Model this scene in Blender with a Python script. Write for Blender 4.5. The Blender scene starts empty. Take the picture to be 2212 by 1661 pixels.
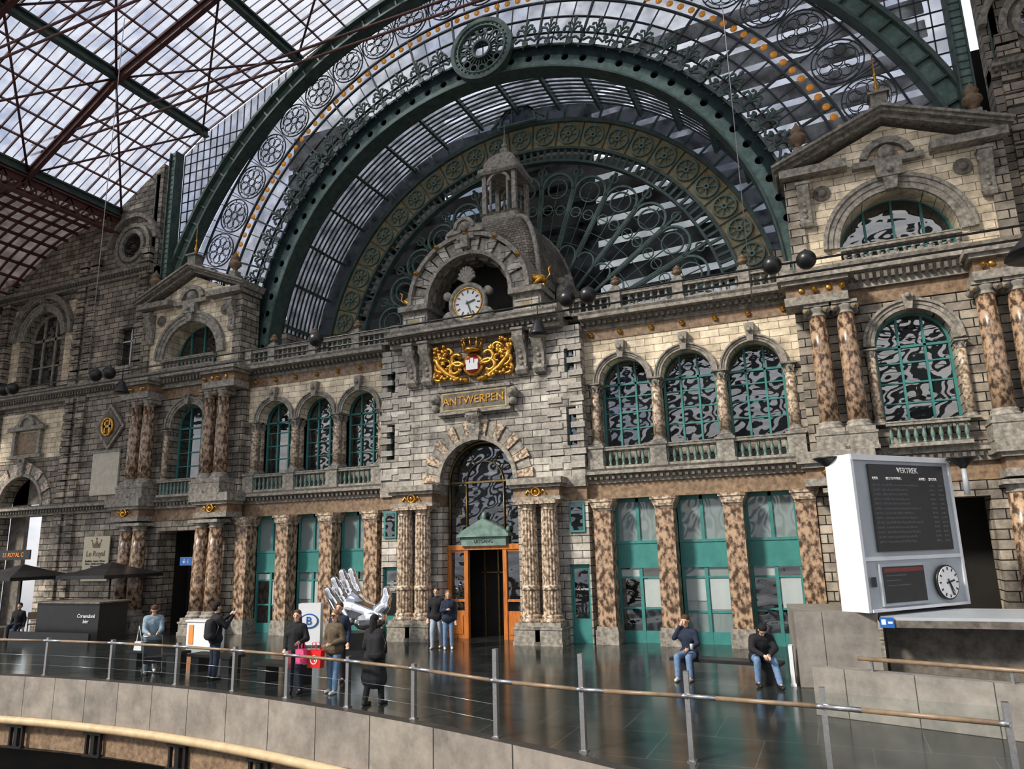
import bpy, math, random
from math import sin,cos,pi,radians,sqrt,atan2
from mathutils import Vector, Matrix, Euler
random.seed(4)
SC=bpy.context.scene; COL=SC.collection
# ------------------------------------------------------------ materials
MATS={}
def nodes(name):
    m=bpy.data.materials.new(name);m.use_nodes=True;nt=m.node_tree
    return m,nt,nt.nodes['Principled BSDF']
def N(nt,t,**k):
    n=nt.nodes.new(t)
    for a,b in k.items():
        if a in n.inputs: n.inputs[a].default_value=b
        else: setattr(n,a,b)
    return n
def c4(c): return (c[0],c[1],c[2],1)
def mat(name,c1,c2=None,scale=6,rough=.6,metal=0,bump=.0,detail=5,stretch=None,spec=.5,emis=0,sharp=False):
    if name in MATS: return MATS[name]
    m,nt,b=nodes(name);L=nt.links.new
    b.inputs['Roughness'].default_value=rough;b.inputs['Metallic'].default_value=metal
    b.inputs['Specular IOR Level'].default_value=spec
    tc=N(nt,'ShaderNodeTexCoord');mp=N(nt,'ShaderNodeMapping')
    if stretch: mp.inputs['Scale'].default_value=stretch
    L(tc.outputs['Object'],mp.inputs[0])
    no=N(nt,'ShaderNodeTexNoise',Scale=scale,Detail=detail,Roughness=.6);L(mp.outputs[0],no.inputs['Vector'])
    r=N(nt,'ShaderNodeValToRGB');c2=c2 or tuple(x*.7 for x in c1)
    r.color_ramp.elements[0].position=.42 if sharp else .3;r.color_ramp.elements[1].position=.58 if sharp else .7
    r.color_ramp.elements[0].color=c4(c2);r.color_ramp.elements[1].color=c4(c1)
    L(no.outputs[0],r.inputs[0]);L(r.outputs[0],b.inputs['Base Color'])
    if emis: L(r.outputs[0],b.inputs['Emission Color']);b.inputs['Emission Strength'].default_value=emis
    if bump:
        bp=N(nt,'ShaderNodeBump',Strength=bump,Distance=.03);L(no.outputs[0],bp.inputs['Height']);L(bp.outputs[0],b.inputs['Normal'])
    MATS[name]=m;return m
def brick(name,c1,c2,mort,bw,bh,ms=.012,rough=.75,bump=.5,plane='xz',spec=.4,nz=.38):
    m,nt,b=nodes(name);L=nt.links.new
    tc=N(nt,'ShaderNodeTexCoord');s=N(nt,'ShaderNodeSeparateXYZ');L(tc.outputs['Object'],s.inputs[0])
    cb=N(nt,'ShaderNodeCombineXYZ')
    if plane=='xz':
        a=N(nt,'ShaderNodeMath',operation='ADD');L(s.outputs[0],a.inputs[0]);L(s.outputs[1],a.inputs[1])
        L(a.outputs[0],cb.inputs[0]);L(s.outputs[2],cb.inputs[1])
    else:
        L(s.outputs[0],cb.inputs[0]);L(s.outputs[1],cb.inputs[1])
    br=N(nt,'ShaderNodeTexBrick',Scale=1.0,Color1=c4(c1),Color2=c4(c2),Mortar=c4(mort))
    br.inputs['Mortar Size'].default_value=ms;br.inputs['Brick Width'].default_value=bw;br.inputs['Row Height'].default_value=bh
    L(cb.outputs[0],br.inputs['Vector'])
    no=N(nt,'ShaderNodeTexNoise',Scale=1.3,Detail=10,Roughness=.72);L(tc.outputs['Object'],no.inputs['Vector'])
    mr=N(nt,'ShaderNodeMapRange');mr.inputs[1].default_value=.36;mr.inputs[2].default_value=.64;mr.inputs[3].default_value=nz;mr.inputs[4].default_value=1.3
    L(no.outputs[0],mr.inputs[0])
    mx=N(nt,'ShaderNodeMix',data_type='RGBA',blend_type='MULTIPLY');mx.inputs[0].default_value=1
    L(br.outputs['Color'],mx.inputs[6]);L(mr.outputs[0],mx.inputs[7]);L(mx.outputs[2],b.inputs['Base Color'])
    bp=N(nt,'ShaderNodeBump',Strength=bump,Distance=.03);bp.invert=True
    L(br.outputs['Fac'],bp.inputs['Height']);L(bp.outputs[0],b.inputs['Normal'])
    b.inputs['Roughness'].default_value=rough;b.inputs['Specular IOR Level'].default_value=spec
    MATS[name]=m;return m
GREY=brick('grey_stone',(.46,.40,.325),(.21,.187,.155),(.012,.01,.009),.62,.26,.016)
GREYL=brick('pale_grey_stone',(.57,.53,.47),(.31,.288,.255),(.025,.022,.02),.66,.235,.012)
CREAM=brick('cream_stone',(.82,.71,.54),(.58,.49,.355),(.13,.10,.07),.6,.24,.008,nz=.55)
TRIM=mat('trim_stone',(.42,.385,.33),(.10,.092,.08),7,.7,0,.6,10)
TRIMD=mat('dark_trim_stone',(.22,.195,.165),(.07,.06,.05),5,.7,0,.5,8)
BRN=mat('brown_stone',(.34,.235,.145),(.11,.07,.045),7,.6,0,.3,8)
MARB=mat('red_marble',(.47,.33,.22),(.075,.045,.03),8,.25,0,.05,12,(1,1,.6),sharp=True)
MARB2=mat('pale_marble',(.60,.49,.37),(.17,.115,.075),9,.3,0,.05,12,sharp=True)
IRON=mat('green_iron',(.115,.165,.145),(.05,.08,.07),3,.45,.2,.1)
IRONP=mat('pale_green_iron',(.21,.31,.275),(.09,.15,.13),4,.5,.1,.1)
IRONM=mat('muntin_iron',(.05,.06,.07),(.025,.03,.035),3,.5)
RED=mat('red_brown_iron',(.17,.06,.05),(.075,.033,.03),3,.5)
TEAL=mat('teal_paint',(.06,.26,.24),(.035,.17,.16),2,.45)
GOLD=mat('gilding',(.90,.50,.10),(.28,.13,.02),9,.3,.85,.3)  # the dark second tone puts shading into the gold colour
BRASS=mat('brass',(.26,.19,.08),(.14,.09,.03),9,.4,.6)
WOOD=mat('orange_wood',(.62,.23,.05),(.33,.10,.025),3,.35,0,.05,6,(6,6,.7))
BLK=mat('black_paint',(.02,.02,.022),(.012,.012,.013),4,.35)
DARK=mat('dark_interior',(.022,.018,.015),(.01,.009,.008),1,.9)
STEEL=mat('brushed_steel',(.55,.55,.56),(.4,.4,.41),20,.3,.9)
CHROME=mat('polished_steel',(.85,.85,.87),(.8,.8,.82),2,.12,1)
WHITE=mat('white_paint',(.75,.76,.78),(.66,.67,.69),2,.4)
LGREY=mat('light_grey_paint',(.42,.45,.48),(.36,.39,.42),2,.4)
GOLDP=mat('ochre_panel',(.52,.43,.24),(.24,.19,.10),5,.6,0,.2)
GRAN=brick('granite',(.25,.23,.205),(.22,.20,.18),(.05,.045,.04),1.1,3.0,.008,.55,.3,nz=.7)
FASC=brick('granite_fascia',(.28,.25,.215),(.235,.21,.185),(.045,.04,.035),1.15,4,.010,.6,.3,nz=.7)
FLOORM=brick('polished_floor',(.034,.038,.036),(.023,.026,.025),(.085,.085,.08),1.5,1.5,.009,.15,.05,'xy',.7,.6)
SKIN=mat('skin',(.66,.42,.31),(.58,.35,.25),8,.5)
LETW=mat('white_lettering',(.8,.8,.8),(.75,.75,.75),2,.5)
SLATE=brick('dome_scales',(.29,.255,.20),(.16,.14,.11),(.045,.04,.035),.22,.12,.012)
AMB=mat('amber_glass',(.75,.33,.04),(.55,.2,.02),6,.25,0,0,emis=.2)
PIPE=mat('ochre_pipe',(.60,.46,.28),(.43,.32,.19),4,.4)
BLUE=mat('sign_blue',(.02,.13,.42),(.02,.11,.36),3,.4)
REDB=mat('red_bag',(.75,.02,.02),(.6,.015,.015),3,.5)
PINK=mat('pink_bag',(.85,.12,.30),(.7,.08,.22),3,.5)
def glassm(name,base,rough,ior,bumps,bscale,st=(1,1,1)):
    m,nt,b=nodes(name);L=nt.links.new
    b.inputs['Base Color'].default_value=c4(base);b.inputs['Roughness'].default_value=rough;b.inputs['IOR'].default_value=ior
    tc=N(nt,'ShaderNodeTexCoord');mp=N(nt,'ShaderNodeMapping');mp.inputs['Scale'].default_value=st;L(tc.outputs['Object'],mp.inputs[0])
    no=N(nt,'ShaderNodeTexNoise',Scale=bscale,Detail=1);L(mp.outputs[0],no.inputs['Vector'])
    bp=N(nt,'ShaderNodeBump',Strength=bumps,Distance=.12);L(no.outputs[0],bp.inputs['Height']);L(bp.outputs[0],b.inputs['Normal'])
    return m
GLASS=glassm('dark_window_glass',(.010,.012,.013),.015,2.5,.3,1.3,(.7,1,1.5))
GLASSL=glassm('pale_window_glass',(.20,.25,.25),.05,1.9,.35,1.1)
def roofglass(name,tr,f0,f1,sc=1.5,tl=(.7,.73,.8)):
    m=bpy.data.materials.new(name);m.use_nodes=True;nt=m.node_tree;nt.nodes.clear();L=nt.links.new
    o=N(nt,'ShaderNodeOutputMaterial');t=N(nt,'ShaderNodeBsdfTransparent',Color=c4(tr));d=N(nt,'ShaderNodeBsdfTranslucent',Color=c4(tl))
    mx=N(nt,'ShaderNodeMixShader');tc=N(nt,'ShaderNodeTexCoord');no=N(nt,'ShaderNodeTexNoise',Scale=sc,Detail=4);L(tc.outputs['Object'],no.inputs['Vector'])
    mr=N(nt,'ShaderNodeMapRange');mr.inputs[1].default_value=.38;mr.inputs[2].default_value=.62;mr.inputs[3].default_value=f0;mr.inputs[4].default_value=f1
    L(no.outputs[0],mr.inputs[0]);L(mr.outputs[0],mx.inputs[0]);L(t.outputs[0],mx.inputs[1]);L(d.outputs[0],mx.inputs[2]);L(mx.outputs[0],o.inputs[0]);return m
RGL=roofglass('roof_glass',(.42,.44,.49),.1,.65,1.2,(.40,.42,.46))
RGLV=roofglass('vault_glass',(.55,.57,.62),.2,.6)
RGLD=roofglass('frosted_aisle_glass',(.05,.045,.04),.1,.4,1.5,(.16,.13,.12))
FANG=roofglass('fan_glass',(.26,.28,.30),.0,.40,.7,(.2,.22,.24))
CLEAR=roofglass('clear_balustrade_glass',(.88,.93,.92),.02,.05)
# ------------------------------------------------------------ mesh builder
class M:
    def __init__(s): s.v=[];s.f=[];s.mi=[];s.sm=[];s.mats=[];s.cur=0
    def use(s,m):
        if m not in s.mats: s.mats.append(m)
        s.cur=s.mats.index(m);return s
    def add(s,vs,fs,sm=False):
        b=len(s.v);s.v+=[tuple(p) for p in vs]
        for f in fs: s.f.append([b+i for i in f]);s.mi.append(s.cur);s.sm.append(sm)
        return s
    def box(s,x0,x1,y0,y1,z0,z1):
        return s.add([(x0,y0,z0),(x1,y0,z0),(x1,y1,z0),(x0,y1,z0),(x0,y0,z1),(x1,y0,z1),(x1,y1,z1),(x0,y1,z1)],
         [(0,3,2,1),(4,5,6,7),(0,1,5,4),(1,2,6,5),(2,3,7,6),(3,0,4,7)])
    def poly(s,pts,y0,y1):
        n=len(pts);return s.add([(x,y0,z) for x,z in pts]+[(x,y1,z) for x,z in pts],
         [list(range(n)),list(range(2*n-1,n-1,-1))]+[(i,i+n,(i+1)%n+n,(i+1)%n) for i in range(n)])
    def polyx(s,pts,x0,x1):
        n=len(pts);return s.add([(x0,y,z) for y,z in pts]+[(x1,y,z) for y,z in pts],
         [list(range(n)),list(range(2*n-1,n-1,-1))]+[(i,i+n,(i+1)%n+n,(i+1)%n) for i in range(n)])
    def lathe(s,prof,c=(0,0,0),n=14,sm=True,R=None,ph=0,sq=1,ry=1):
        vs=[];fs=[];k=len(prof)
        for r,z in prof:
            for i in range(n):
                a=2*pi*i/n+ph;p=Vector((r*cos(a)*sq,r*sin(a)*ry,z))
                if R: p=R@p
                vs.append((p[0]+c[0],p[1]+c[1],p[2]+c[2]))
        for j in range(k-1):
            for i in range(n): fs.append((j*n+i,j*n+(i+1)%n,(j+1)*n+(i+1)%n,(j+1)*n+i))
        fs.append(list(range(n-1,-1,-1)));fs.append([(k-1)*n+i for i in range(n)])
        return s.add(vs,fs,sm)
    def cyl(s,p0,p1,r0,r1=None,n=10,sm=True):
        p0=Vector(p0);p1=Vector(p1);d=p1-p0;R=d.to_track_quat('Z','Y').to_matrix()
        return s.lathe([(r0,0),(r1 if r1 is not None else r0,d.length)],p0,n,sm,R)
    def cap(s,p0,p1,r0,r1,n=12):
        p0=Vector(p0);p1=Vector(p1);d=p1-p0;l=d.length
        R=d.to_track_quat('Z','Y').to_matrix() if l>1e-6 else Matrix.Identity(3)
        pr=[(max(.001,r0*cos(t)),r0*sin(t)) for t in (-1.5,-1,-.5,0)]+[(max(.001,r1*cos(t)),l+r1*sin(t)) for t in (0,.5,1,1.5)]
        return s.lathe(pr,p0,n,True,R)
    def sph(s,c,r,n=14,sx=1,sy=1,sz=1):
        k=8;return s.lathe([(max(.001,r*cos(-pi/2+pi*j/k)),r*sz*sin(-pi/2+pi*j/k)) for j in range(k+1)],c,n,True,None,0,sx,sy)
    def tube(s,path,r,n=5,closed=False,sm=True,up=(0,1,0)):
        P=[Vector(p) for p in path];k=len(P);vs=[];fs=[]
        for i in range(k):
            a=P[(i-1)%k] if closed or i>0 else P[i];b=P[(i+1)%k] if closed or i<k-1 else P[i]
            t=(b-a).normalized();u=Vector(up)
            if abs(t.dot(u))>.95: u=Vector((1,0,0))
            e=t.cross(u).normalized();g=t.cross(e)
            for j in range(n):
                q=P[i]+e*(r*cos(2*pi*j/n+pi/4))+g*(r*sin(2*pi*j/n+pi/4));vs.append(q)
        for i in range(k if closed else k-1):
            for j in range(n): fs.append((i*n+j,i*n+(j+1)%n,((i+1)%k)*n+(j+1)%n,((i+1)%k)*n+j))
        if not closed: fs.append(list(range(n)));fs.append([(k-1)*n+j for j in range(n)])
        return s.add(vs,fs,sm)
    def bar(s,p0,p1,w,h,up=(0,1,0)):
        p0=Vector(p0);p1=Vector(p1);t=(p1-p0).normalized();u=Vector(up);e=t.cross(u).normalized();g=e.cross(t)
        vs=[]
        for p in (p0,p1):
            for a,b in ((-1,-1),(1,-1),(1,1),(-1,1)): vs.append(p+e*(a*w/2)+g*(b*h/2))
        return s.add(vs,[(0,1,2,3),(7,6,5,4),(0,4,5,1),(1,5,6,2),(2,6,7,3),(3,7,4,0)])
    def arc(s,cx,cz,r0,r1,a0,a1,y0,y1,n=24,sm=False):
        vs=[];fs=[]
        for i in range(n+1):
            a=a0+(a1-a0)*i/n;c,d=cos(a),sin(a)
            for r,y in ((r0,y0),(r1,y0),(r1,y1),(r0,y1)): vs.append((cx+r*c,y,cz+r*d))
        for i in range(n):
            for j in range(4): fs.append((4*i+j,4*i+(j+1)%4,4*i+4+(j+1)%4,4*i+4+j))
        fs.append((0,1,2,3));fs.append((4*n+3,4*n+2,4*n+1,4*n));return s.add(vs,fs,sm)
    def holeband(s,cx,cz,r0,r1,a0,a1,n,rh,y0,y1):
        da=(a1-a0)/n;K=16
        for i in range(n):
            am=a0+(i+.5)*da;rm=(r0+r1)/2;hc=(rm*cos(am),rm*sin(am));vs=[];fs=[]
            for k in range(K):
                t=2*pi*k/K+pi/4;c,d=cos(t),sin(t);q=max(abs(c),abs(d))
                rr=rm+(r1-r0)/2*c/q;aa=am+da/2*d/q
                hx=hc[0]+rh*(c*cos(am)-d*sin(am));hz=hc[1]+rh*(c*sin(am)+d*cos(am))
                vs+=[(cx+rr*cos(aa),y0,cz+rr*sin(aa)),(cx+hx,y0,cz+hz),(cx+hx,y1,cz+hz),(cx+rr*cos(aa),y1,cz+rr*sin(aa))]
            for k in range(K):
                a,b=4*k,4*((k+1)%K);fs+=[(a,b,b+1,a+1),(a+1,b+1,b+2,a+2)]
            s.add(vs,fs)
        s.arc(cx,cz,r1-.02,r1+.03,a0,a1,y0-.06,y1,n*2);s.arc(cx,cz,r0-.03,r0+.02,a0,a1,y0-.06,y1,n*2);return s
    def wall(s,x0,x1,z0,z1,yf,yb,ops):
        cur=x0
        for (xc,hw,zb,zs,ar) in sorted(ops):
            s.box(cur,xc-hw,yf,yb,z0,z1)
            if zb>z0: s.box(xc-hw,xc+hw,yf,yb,z0,zb)
            if ar:
                n=20;P=[(xc-hw*cos(pi*i/n),zs+hw*sin(pi*i/n)) for i in range(n+1)]
                for i in range(n):
                    (xa,za),(xb,zc)=P[i],P[i+1]
                    s.add([(xa,yf,za),(xb,yf,zc),(xb,yf,z1),(xa,yf,z1),(xa,yb,za),(xb,yb,zc),(xb,yb,z1),(xa,yb,z1)],[(0,1,2,3),(0,4,5,1),(3,2,6,7),(7,6,5,4)])
            elif zs<z1: s.box(xc-hw,xc+hw,yf,yb,zs,z1)
            cur=xc+hw
        s.box(cur,x1,yf,yb,z0,z1);return s
def mesh(mb,name):
    me=bpy.data.meshes.new(name);me.from_pydata(mb.v,[],mb.f);me.update()
    for m in mb.mats: me.materials.append(m)
    me.polygons.foreach_set('material_index',mb.mi);me.polygons.foreach_set('use_smooth',mb.sm)
    return me
def setp(o,label=None,cat=None,group=None,kind=None,parent=None):
    if label:o['label']=label
    if cat:o['category']=cat
    if group:o['group']=group
    if kind:o['kind']=kind
    if parent:o.parent=parent
def mk(name,mb,loc=(0,0,0),label=None,cat=None,group=None,kind=None,parent=None,rot=None):
    o=bpy.data.objects.new(name,mesh(mb,name) if isinstance(mb,M) else mb);COL.objects.link(o);o.location=loc
    if rot:o.rotation_euler=rot
    setp(o,label,cat,group,kind,parent);return o
def top(name,loc,label,cat,group=None,kind=None,rot=None,parent=None):
    o=bpy.data.objects.new(name,None);o.empty_display_size=.2;COL.objects.link(o);o.location=loc
    if rot:o.rotation_euler=rot
    setp(o,label,cat,group,kind,parent);return o
def dup(src,loc=None,rot=None,scale=None,parent=None,group=None):
    o=src.copy();COL.objects.link(o)
    if loc is not None:o.location=loc
    if rot is not None:o.rotation_euler=rot
    if scale is not None:o.scale=scale
    if parent is not None:o.parent=parent
    if group:o['group']=group
    for ch in src.children: dup(ch,parent=o)
    return o
def text(s,size,loc,m,parent=None,rot=(pi/2,0,0),ext=.006,al='CENTER',name='lettering',shear=0,**k):
    cu=bpy.data.curves.new('t','FONT');cu.body=s;cu.size=size;cu.extrude=ext;cu.align_x=al;cu.align_y='CENTER';cu.resolution_u=3;cu.shear=shear
    t=bpy.data.objects.new('t',cu);COL.objects.link(t);bpy.context.view_layer.update()
    me=bpy.data.meshes.new_from_object(t.evaluated_get(bpy.context.evaluated_depsgraph_get()))
    bpy.data.objects.remove(t);me.materials.clear();me.materials.append(m)
    return mk(name,me,loc,parent=parent,rot=rot,**k)
S='structure'
WN=[0];TN=[0]
def nxt(c,p): c[0]+=1;return '%s_%d'%(p,c[0])
RX=Matrix.Rotation(pi/2,3,'X')
# ------------------------------------------------------------ floor and atrium edge
def ey(x): return -9.25-(x+7)**2/72
m=M().use(FLOORM);xs=[-32+i*.5 for i in range(109)]
for i in range(len(xs)-1):
    a,b=xs[i],xs[i+1];m.add([(a,ey(a),0),(b,ey(b),0),(b,6,0),(a,6,0)],[(0,1,2,3)])
mk('floor',m,kind=S)
m=M().use(FASC)
for i in range(len(xs)-1):
    a,b=xs[i],xs[i+1];m.add([(a,ey(a),0),(b,ey(b),0),(b,ey(b)-.22,0),(a,ey(a)-.22,0),(b,ey(b)-.22,-1.0),(a,ey(a)-.22,-1.0)],[(0,1,2,3),(3,2,4,5)])
mk('trim_1',m,kind=S,label='grey granite fascia under the curved floor edge')
m=M().use(PIPE).tube([(x,ey(x)-.30,-1.08) for x in xs],.10,10,up=(0,0,1));mk('trim_2',m,kind=S,label='rounded ochre stone nosing below the fascia')
m=M().use(BRN)
for i in range(len(xs)-1):
    a,b=xs[i],xs[i+1]
    for (o0,z0,o1,z1) in ((.1,-1.15,.1,-1.75),(.1,-1.75,-.5,-1.75),(-.5,-1.75,-.5,-2.0)):
        m.add([(a,ey(a)-o0,z0),(b,ey(b)-o0,z0),(b,ey(b)-o1,z1),(a,ey(a)-o1,z1)],[(0,1,2,3)])
mk('trim_3',m,kind=S,label='dark steel edge beam under the floor')
m=M().use(DARK).box(-40,30,-8,-7.8,-9,-1.9).box(-40,30,-40,-7.8,-9.2,-9);mk('wall_lower',m,kind=S)
g=top('steel_bracket',(-9,ey(-9)-.15,-1.45),'dark steel bracket below the floor edge','bracket','brackets under the floor edge')
mk('bracket_plate',M().use(BLK).box(-.3,.3,-.12,0,-.3,-.25).box(-.3,.3,-.12,0,.2,.25).box(-.06,.06,-.08,0,-.3,.25).box(.2,.26,-.08,0,-.3,.25).box(-.26,-.2,-.08,0,-.3,.25),parent=g)
for x in (-6.2,-3.2,-.5): dup(g,(x,ey(x)-.15,-1.45))
# unseen slatted screen added behind the viewer to streak the window reflections
b=M().use(IRONM)
for i in range(46): b.bar((-50+i*2.6,-50,3),(-46+i*2.6,-50,31),1.15,.2)
for z in (9,17,25): b.box(-50,75,-50.2,-49.8,z,z+.8)
mk('reflection_screen',b,kind=S,label='unseen slatted screen added for the window reflections')
# ------------------------------------------------------------ facade masonry
ARX=[5.2,7.27,9.33];COLX=[4.2,6.26,8.32,10.36]
m=M().use(GREY)
for s in (-1,1):
    ops=[(s*x,.8,8.26,8.26,True) for x in ARX]
    x0,x1=(3.9,10.7) if s>0 else (-10.7,-3.9)
    m.use(CREAM).wall(x0,x1,8.26,9.75,0,.45,ops)
    m.use(BRN).box(x0,x1,-.03,.4,9.75,10.15)
    m.use(GREY).box(min(s*3.9,s*4.35),max(s*3.9,s*4.35),0,.5,0,8.26).box(min(s*10.25,s*10.7),max(s*10.25,s*10.7),0,.5,0,8.26)
    m.use(BRN).box(x0,x1,-.1,.5,4.42,4.95)
    m.use(GREY).box(x0,x1,.35,.6,5.3,6.1)
mk('wall_back',m,kind=S,label='grey and cream ashlar station facade')
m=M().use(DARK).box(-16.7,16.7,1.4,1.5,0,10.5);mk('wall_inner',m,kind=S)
m=M().use(TRIMD).box(-17,17,.1,4.5,10.55,10.62);mk('trim_4',m,kind=S,label='terrace deck behind upper balustrade')
def cornice(x0,x1,yf,z0,z1,pr,dent=True,dm=None,yb=.3):
    b=M().use(TRIM);h=z1-z0
    b.polyx([(yb,z0),(yf-.06,z0),(yf-.06,z0+.25*h),(yf-pr*.45,z0+.42*h),(yf-pr*.5,z0+.55*h),(yf-pr,z0+.62*h),(yf-pr,z0+.85*h),(yf-pr-.05,z1),(yb,z1)],x0,x1)
    if dent:
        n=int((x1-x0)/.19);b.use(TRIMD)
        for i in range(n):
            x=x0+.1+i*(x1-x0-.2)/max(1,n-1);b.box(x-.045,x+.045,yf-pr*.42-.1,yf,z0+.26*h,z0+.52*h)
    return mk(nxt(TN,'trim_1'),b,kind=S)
for s in (-1,1):
    a,b=sorted((s*3.9,s*10.7))
    cornice(a,b,0,10.12,10.62,.5);cornice(a,b,-.1,4.92,5.36,.32)
# ------------------------------------------------------------ columns
def column(h,r,style,mt,label,plinth=.0,flute=False,n=20):
    o=top('column',(0,0,0),label,'column')
    b=M().use(TRIM).box(-r*1.4,r*1.4,-r*1.4,r*1.4,0,r*.45)
    if plinth: b.box(-r*1.5,r*1.5,-r*1.5,r*1.5,-plinth,0).box(-r*1.6,r*1.6,-r*1.6,r*1.6,-plinth,-plinth+.12).box(-r*1.6,r*1.6,-r*1.6,r*1.6,-.07,0)
    b.use(MARB2 if flute else TRIM).lathe([(r*1.35,r*.45),(r*1.38,r*.6),(r*1.3,r*.75),(r*1.12,r*.85),(r*1.2,r*1.0),(r*1.15,r*1.15),(r*1.02,r*1.25)],n=n)
    mk('column_base',b,parent=o)
    ch=r*(1.3 if style=='ionic' else 1.9 if style=='leaf' else 1.1);zt=h-ch;b=M().use(mt)
    if flute:
        K=64;vs=[];fs=[];zs=[r*1.25,h*.33,h*.66,zt]
        for j,z in enumerate(zs):
            rr=r*(1-.13*max(0,(z/h-.2)))
            for i in range(K):
                q=rr*(1 if i%4 in(0,) else .96 if i%4 in (1,3) else .87);a=2*pi*i/K;vs.append((q*cos(a),q*sin(a),z))
        for j in range(3):
            for i in range(K): fs.append((j*K+i,j*K+(i+1)%K,(j+1)*K+(i+1)%K,(j+1)*K+i))
        b.add(vs,fs)
        b.lathe([(r*1.04,h*.28),(r*1.06,h*.29),(r*1.06,h*.31),(r*1.0,h*.32)],n=24)
    else: b.lathe([(r,r*1.2),(r*1.0,h*.35),(r*.95,h*.65),(r*.86,zt)],n=n)
    mk('shaft',b,parent=o)
    b=M().use(MARB2 if flute else TRIM)
    if style=='ionic':
        b.lathe([(r*.86,zt),(r*.95,zt+.05*r),(r*.88,zt+.12*r),(r*.88,zt+.45*r),(r*1.15,zt+.8*r),(r*1.1,zt+.95*r)],n=n)
        for sx in (-1,1):
            b.lathe([(r*.42,-r*1.0),(r*.36,-r*.9),(r*.30,0),(r*.36,r*.9),(r*.42,r*1.0)],(sx*r*1.0,0,zt+.62*r),12,True,RX)
            b.use(GOLD).sph((sx*r,-r*1.03,zt+.62*r),r*.13,8).use(MARB2 if flute else TRIM)
        b.box(-r*1.25,r*1.25,-r*1.15,r*1.15,zt+ch-.32*r,zt+ch)
    elif style=='leaf':
        b.lathe([(r*.86,zt),(r*.98,zt+.06*r),(r*.86,zt+.15*r),(r*.9,zt+.9*r),(r*1.25,zt+1.55*r)],n=n)
        for i in range(8):
            a=i*pi/4;c,d=cos(a),sin(a)
            b.tube([(r*.9*c,r*.9*d,zt+.15*r),(r*1.05*c,r*1.05*d,zt+.7*r),(r*1.35*c,r*1.35*d,zt+1.05*r),(r*1.3*c,r*1.3*d,zt+.85*r)],r*.16,4)
        b.box(-r*1.35,r*1.35,-r*1.35,r*1.35,zt+1.55*r,zt+ch)
    else:
        b.lathe([(r*.88,zt),(r*.98,zt+.1*r),(r*.88,zt+.2*r),(r*.9,zt+.45*r),(r*1.2,zt+.7*r)],n=n).box(-r*1.3,r*1.3,-r*1.3,r*1.3,zt+.7*r,zt+ch)
    mk('capital',b,parent=o);return o
def place(src,pts,group,first=True):
    for i,p in enumerate(pts):
        if i==0 and first: src.location=p;src['group']=group
        else: dup(src,p,group=group)
c=column(2.14,.165,'leaf',MARB2,'slender brown marble column between arched upper windows')
place(c,[(s*x,y,6.12) for s in (-1,1) for x in COLX for y in (.05,.38)],'slender arcade columns')
c=column(3.78,.27,'ionic',MARB,'tall red-brown marble ionic column on upper storey of corner pavilion',.52)
PX=[11.3,12.04,15.5,16.23]
place(c,[(s*x,-.82,5.86) for s in (-1,1) for x in PX],'ionic pavilion columns')
c=column(3.85,.30,'plain',MARB,'stout red-brown marble column at ground level of corner pavilion',.5)
place(c,[(s*x,-.82,.5) for s in (-1,1) for x in PX],'ground pavilion columns')
c=column(3.9,.29,'plain',MARB2,'fluted pale marble column beside the main doors',.54,True)
place(c,[(s*x,-.72,.54) for s in (-1,1) for x in (1.98,2.69)],'fluted entrance columns')
c=column(2.2,.13,'leaf',MARB2,'small marble column flanking the pavilion window')
place(c,[(s*13.7+d,y,6.05) for s in (-1,1) for d in (-1.12,1.12) for y in (-.42,-.1)],'small pavilion window columns')
def pier():
    o=top('stone_pier',(0,0,0),'square red-brown marble pier between ground floor shop windows','pier','marble piers')
    mk('pier_base',M().use(TRIM).box(-.36,.36,-.36,.36,0,.42).box(-.33,.33,-.33,.33,.42,.52),parent=o)
    mk('shaft',M().use(MARB).box(-.28,.28,-.28,.28,.52,4.05),parent=o)
    mk('capital',M().use(MARB2).box(-.29,.29,-.29,.29,4.05,4.12).poly([(-.29,4.12),(.29,4.12),(.38,4.32),(-.38,4.32)],-.36,.36).box(-.4,.4,-.4,.4,4.32,4.42),parent=o);return o
p=pier();pts=[(s*x,-.12,0) for s in (-1,1) for x in (4.36,6.34,8.39,10.4)];place(p,pts,'marble piers')
# ------------------------------------------------------------ balustrades
BP=[(.055,0),(.055,.06),(.03,.08),(.045,.16),(.062,.24),(.05,.34),(.028,.44),(.035,.47),(.05,.5),(.05,.55)]
BM=mesh(M().use(TRIM).lathe(BP,n=8),'baluster')
BMT=mesh(M().use(IRONP).lathe(BP,n=8),'baluster')
def balus(x0,x1,y,z,label,h=.72,step=.2,ped=(),bm=BM):
    o=top('balustrade',((x0+x1)/2,y,z),label,'balustrade');w=(x1-x0)/2
    mk('base_rail',M().use(TRIM).box(-w,w,-.13,.13,0,.1),parent=o)
    mk('top_rail',M().use(TRIM).box(-w,w,-.12,.12,h-.12,h-.02).box(-w,w,-.14,.14,h-.04,h),parent=o)
    n=min(95,int(2*w/step));k=(h-.22)/.55
    for i in range(n):
        x=-w+(i+.5)*2*w/n
        if any(abs(x+(x0+x1)/2-q)<.2 for q in ped): continue
        b=mk('baluster',bm,(x,0,.1),parent=o);b.scale=(1,1,k)
    for q in ped: mk('pedestal',M().use(TRIM).box(-.17,.17,-.17,.17,0,h).box(-.2,.2,-.2,.2,h,h+.07).box(-.2,.2,-.2,.2,0,.12),(q-(x0+x1)/2,0,0),parent=o)
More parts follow.
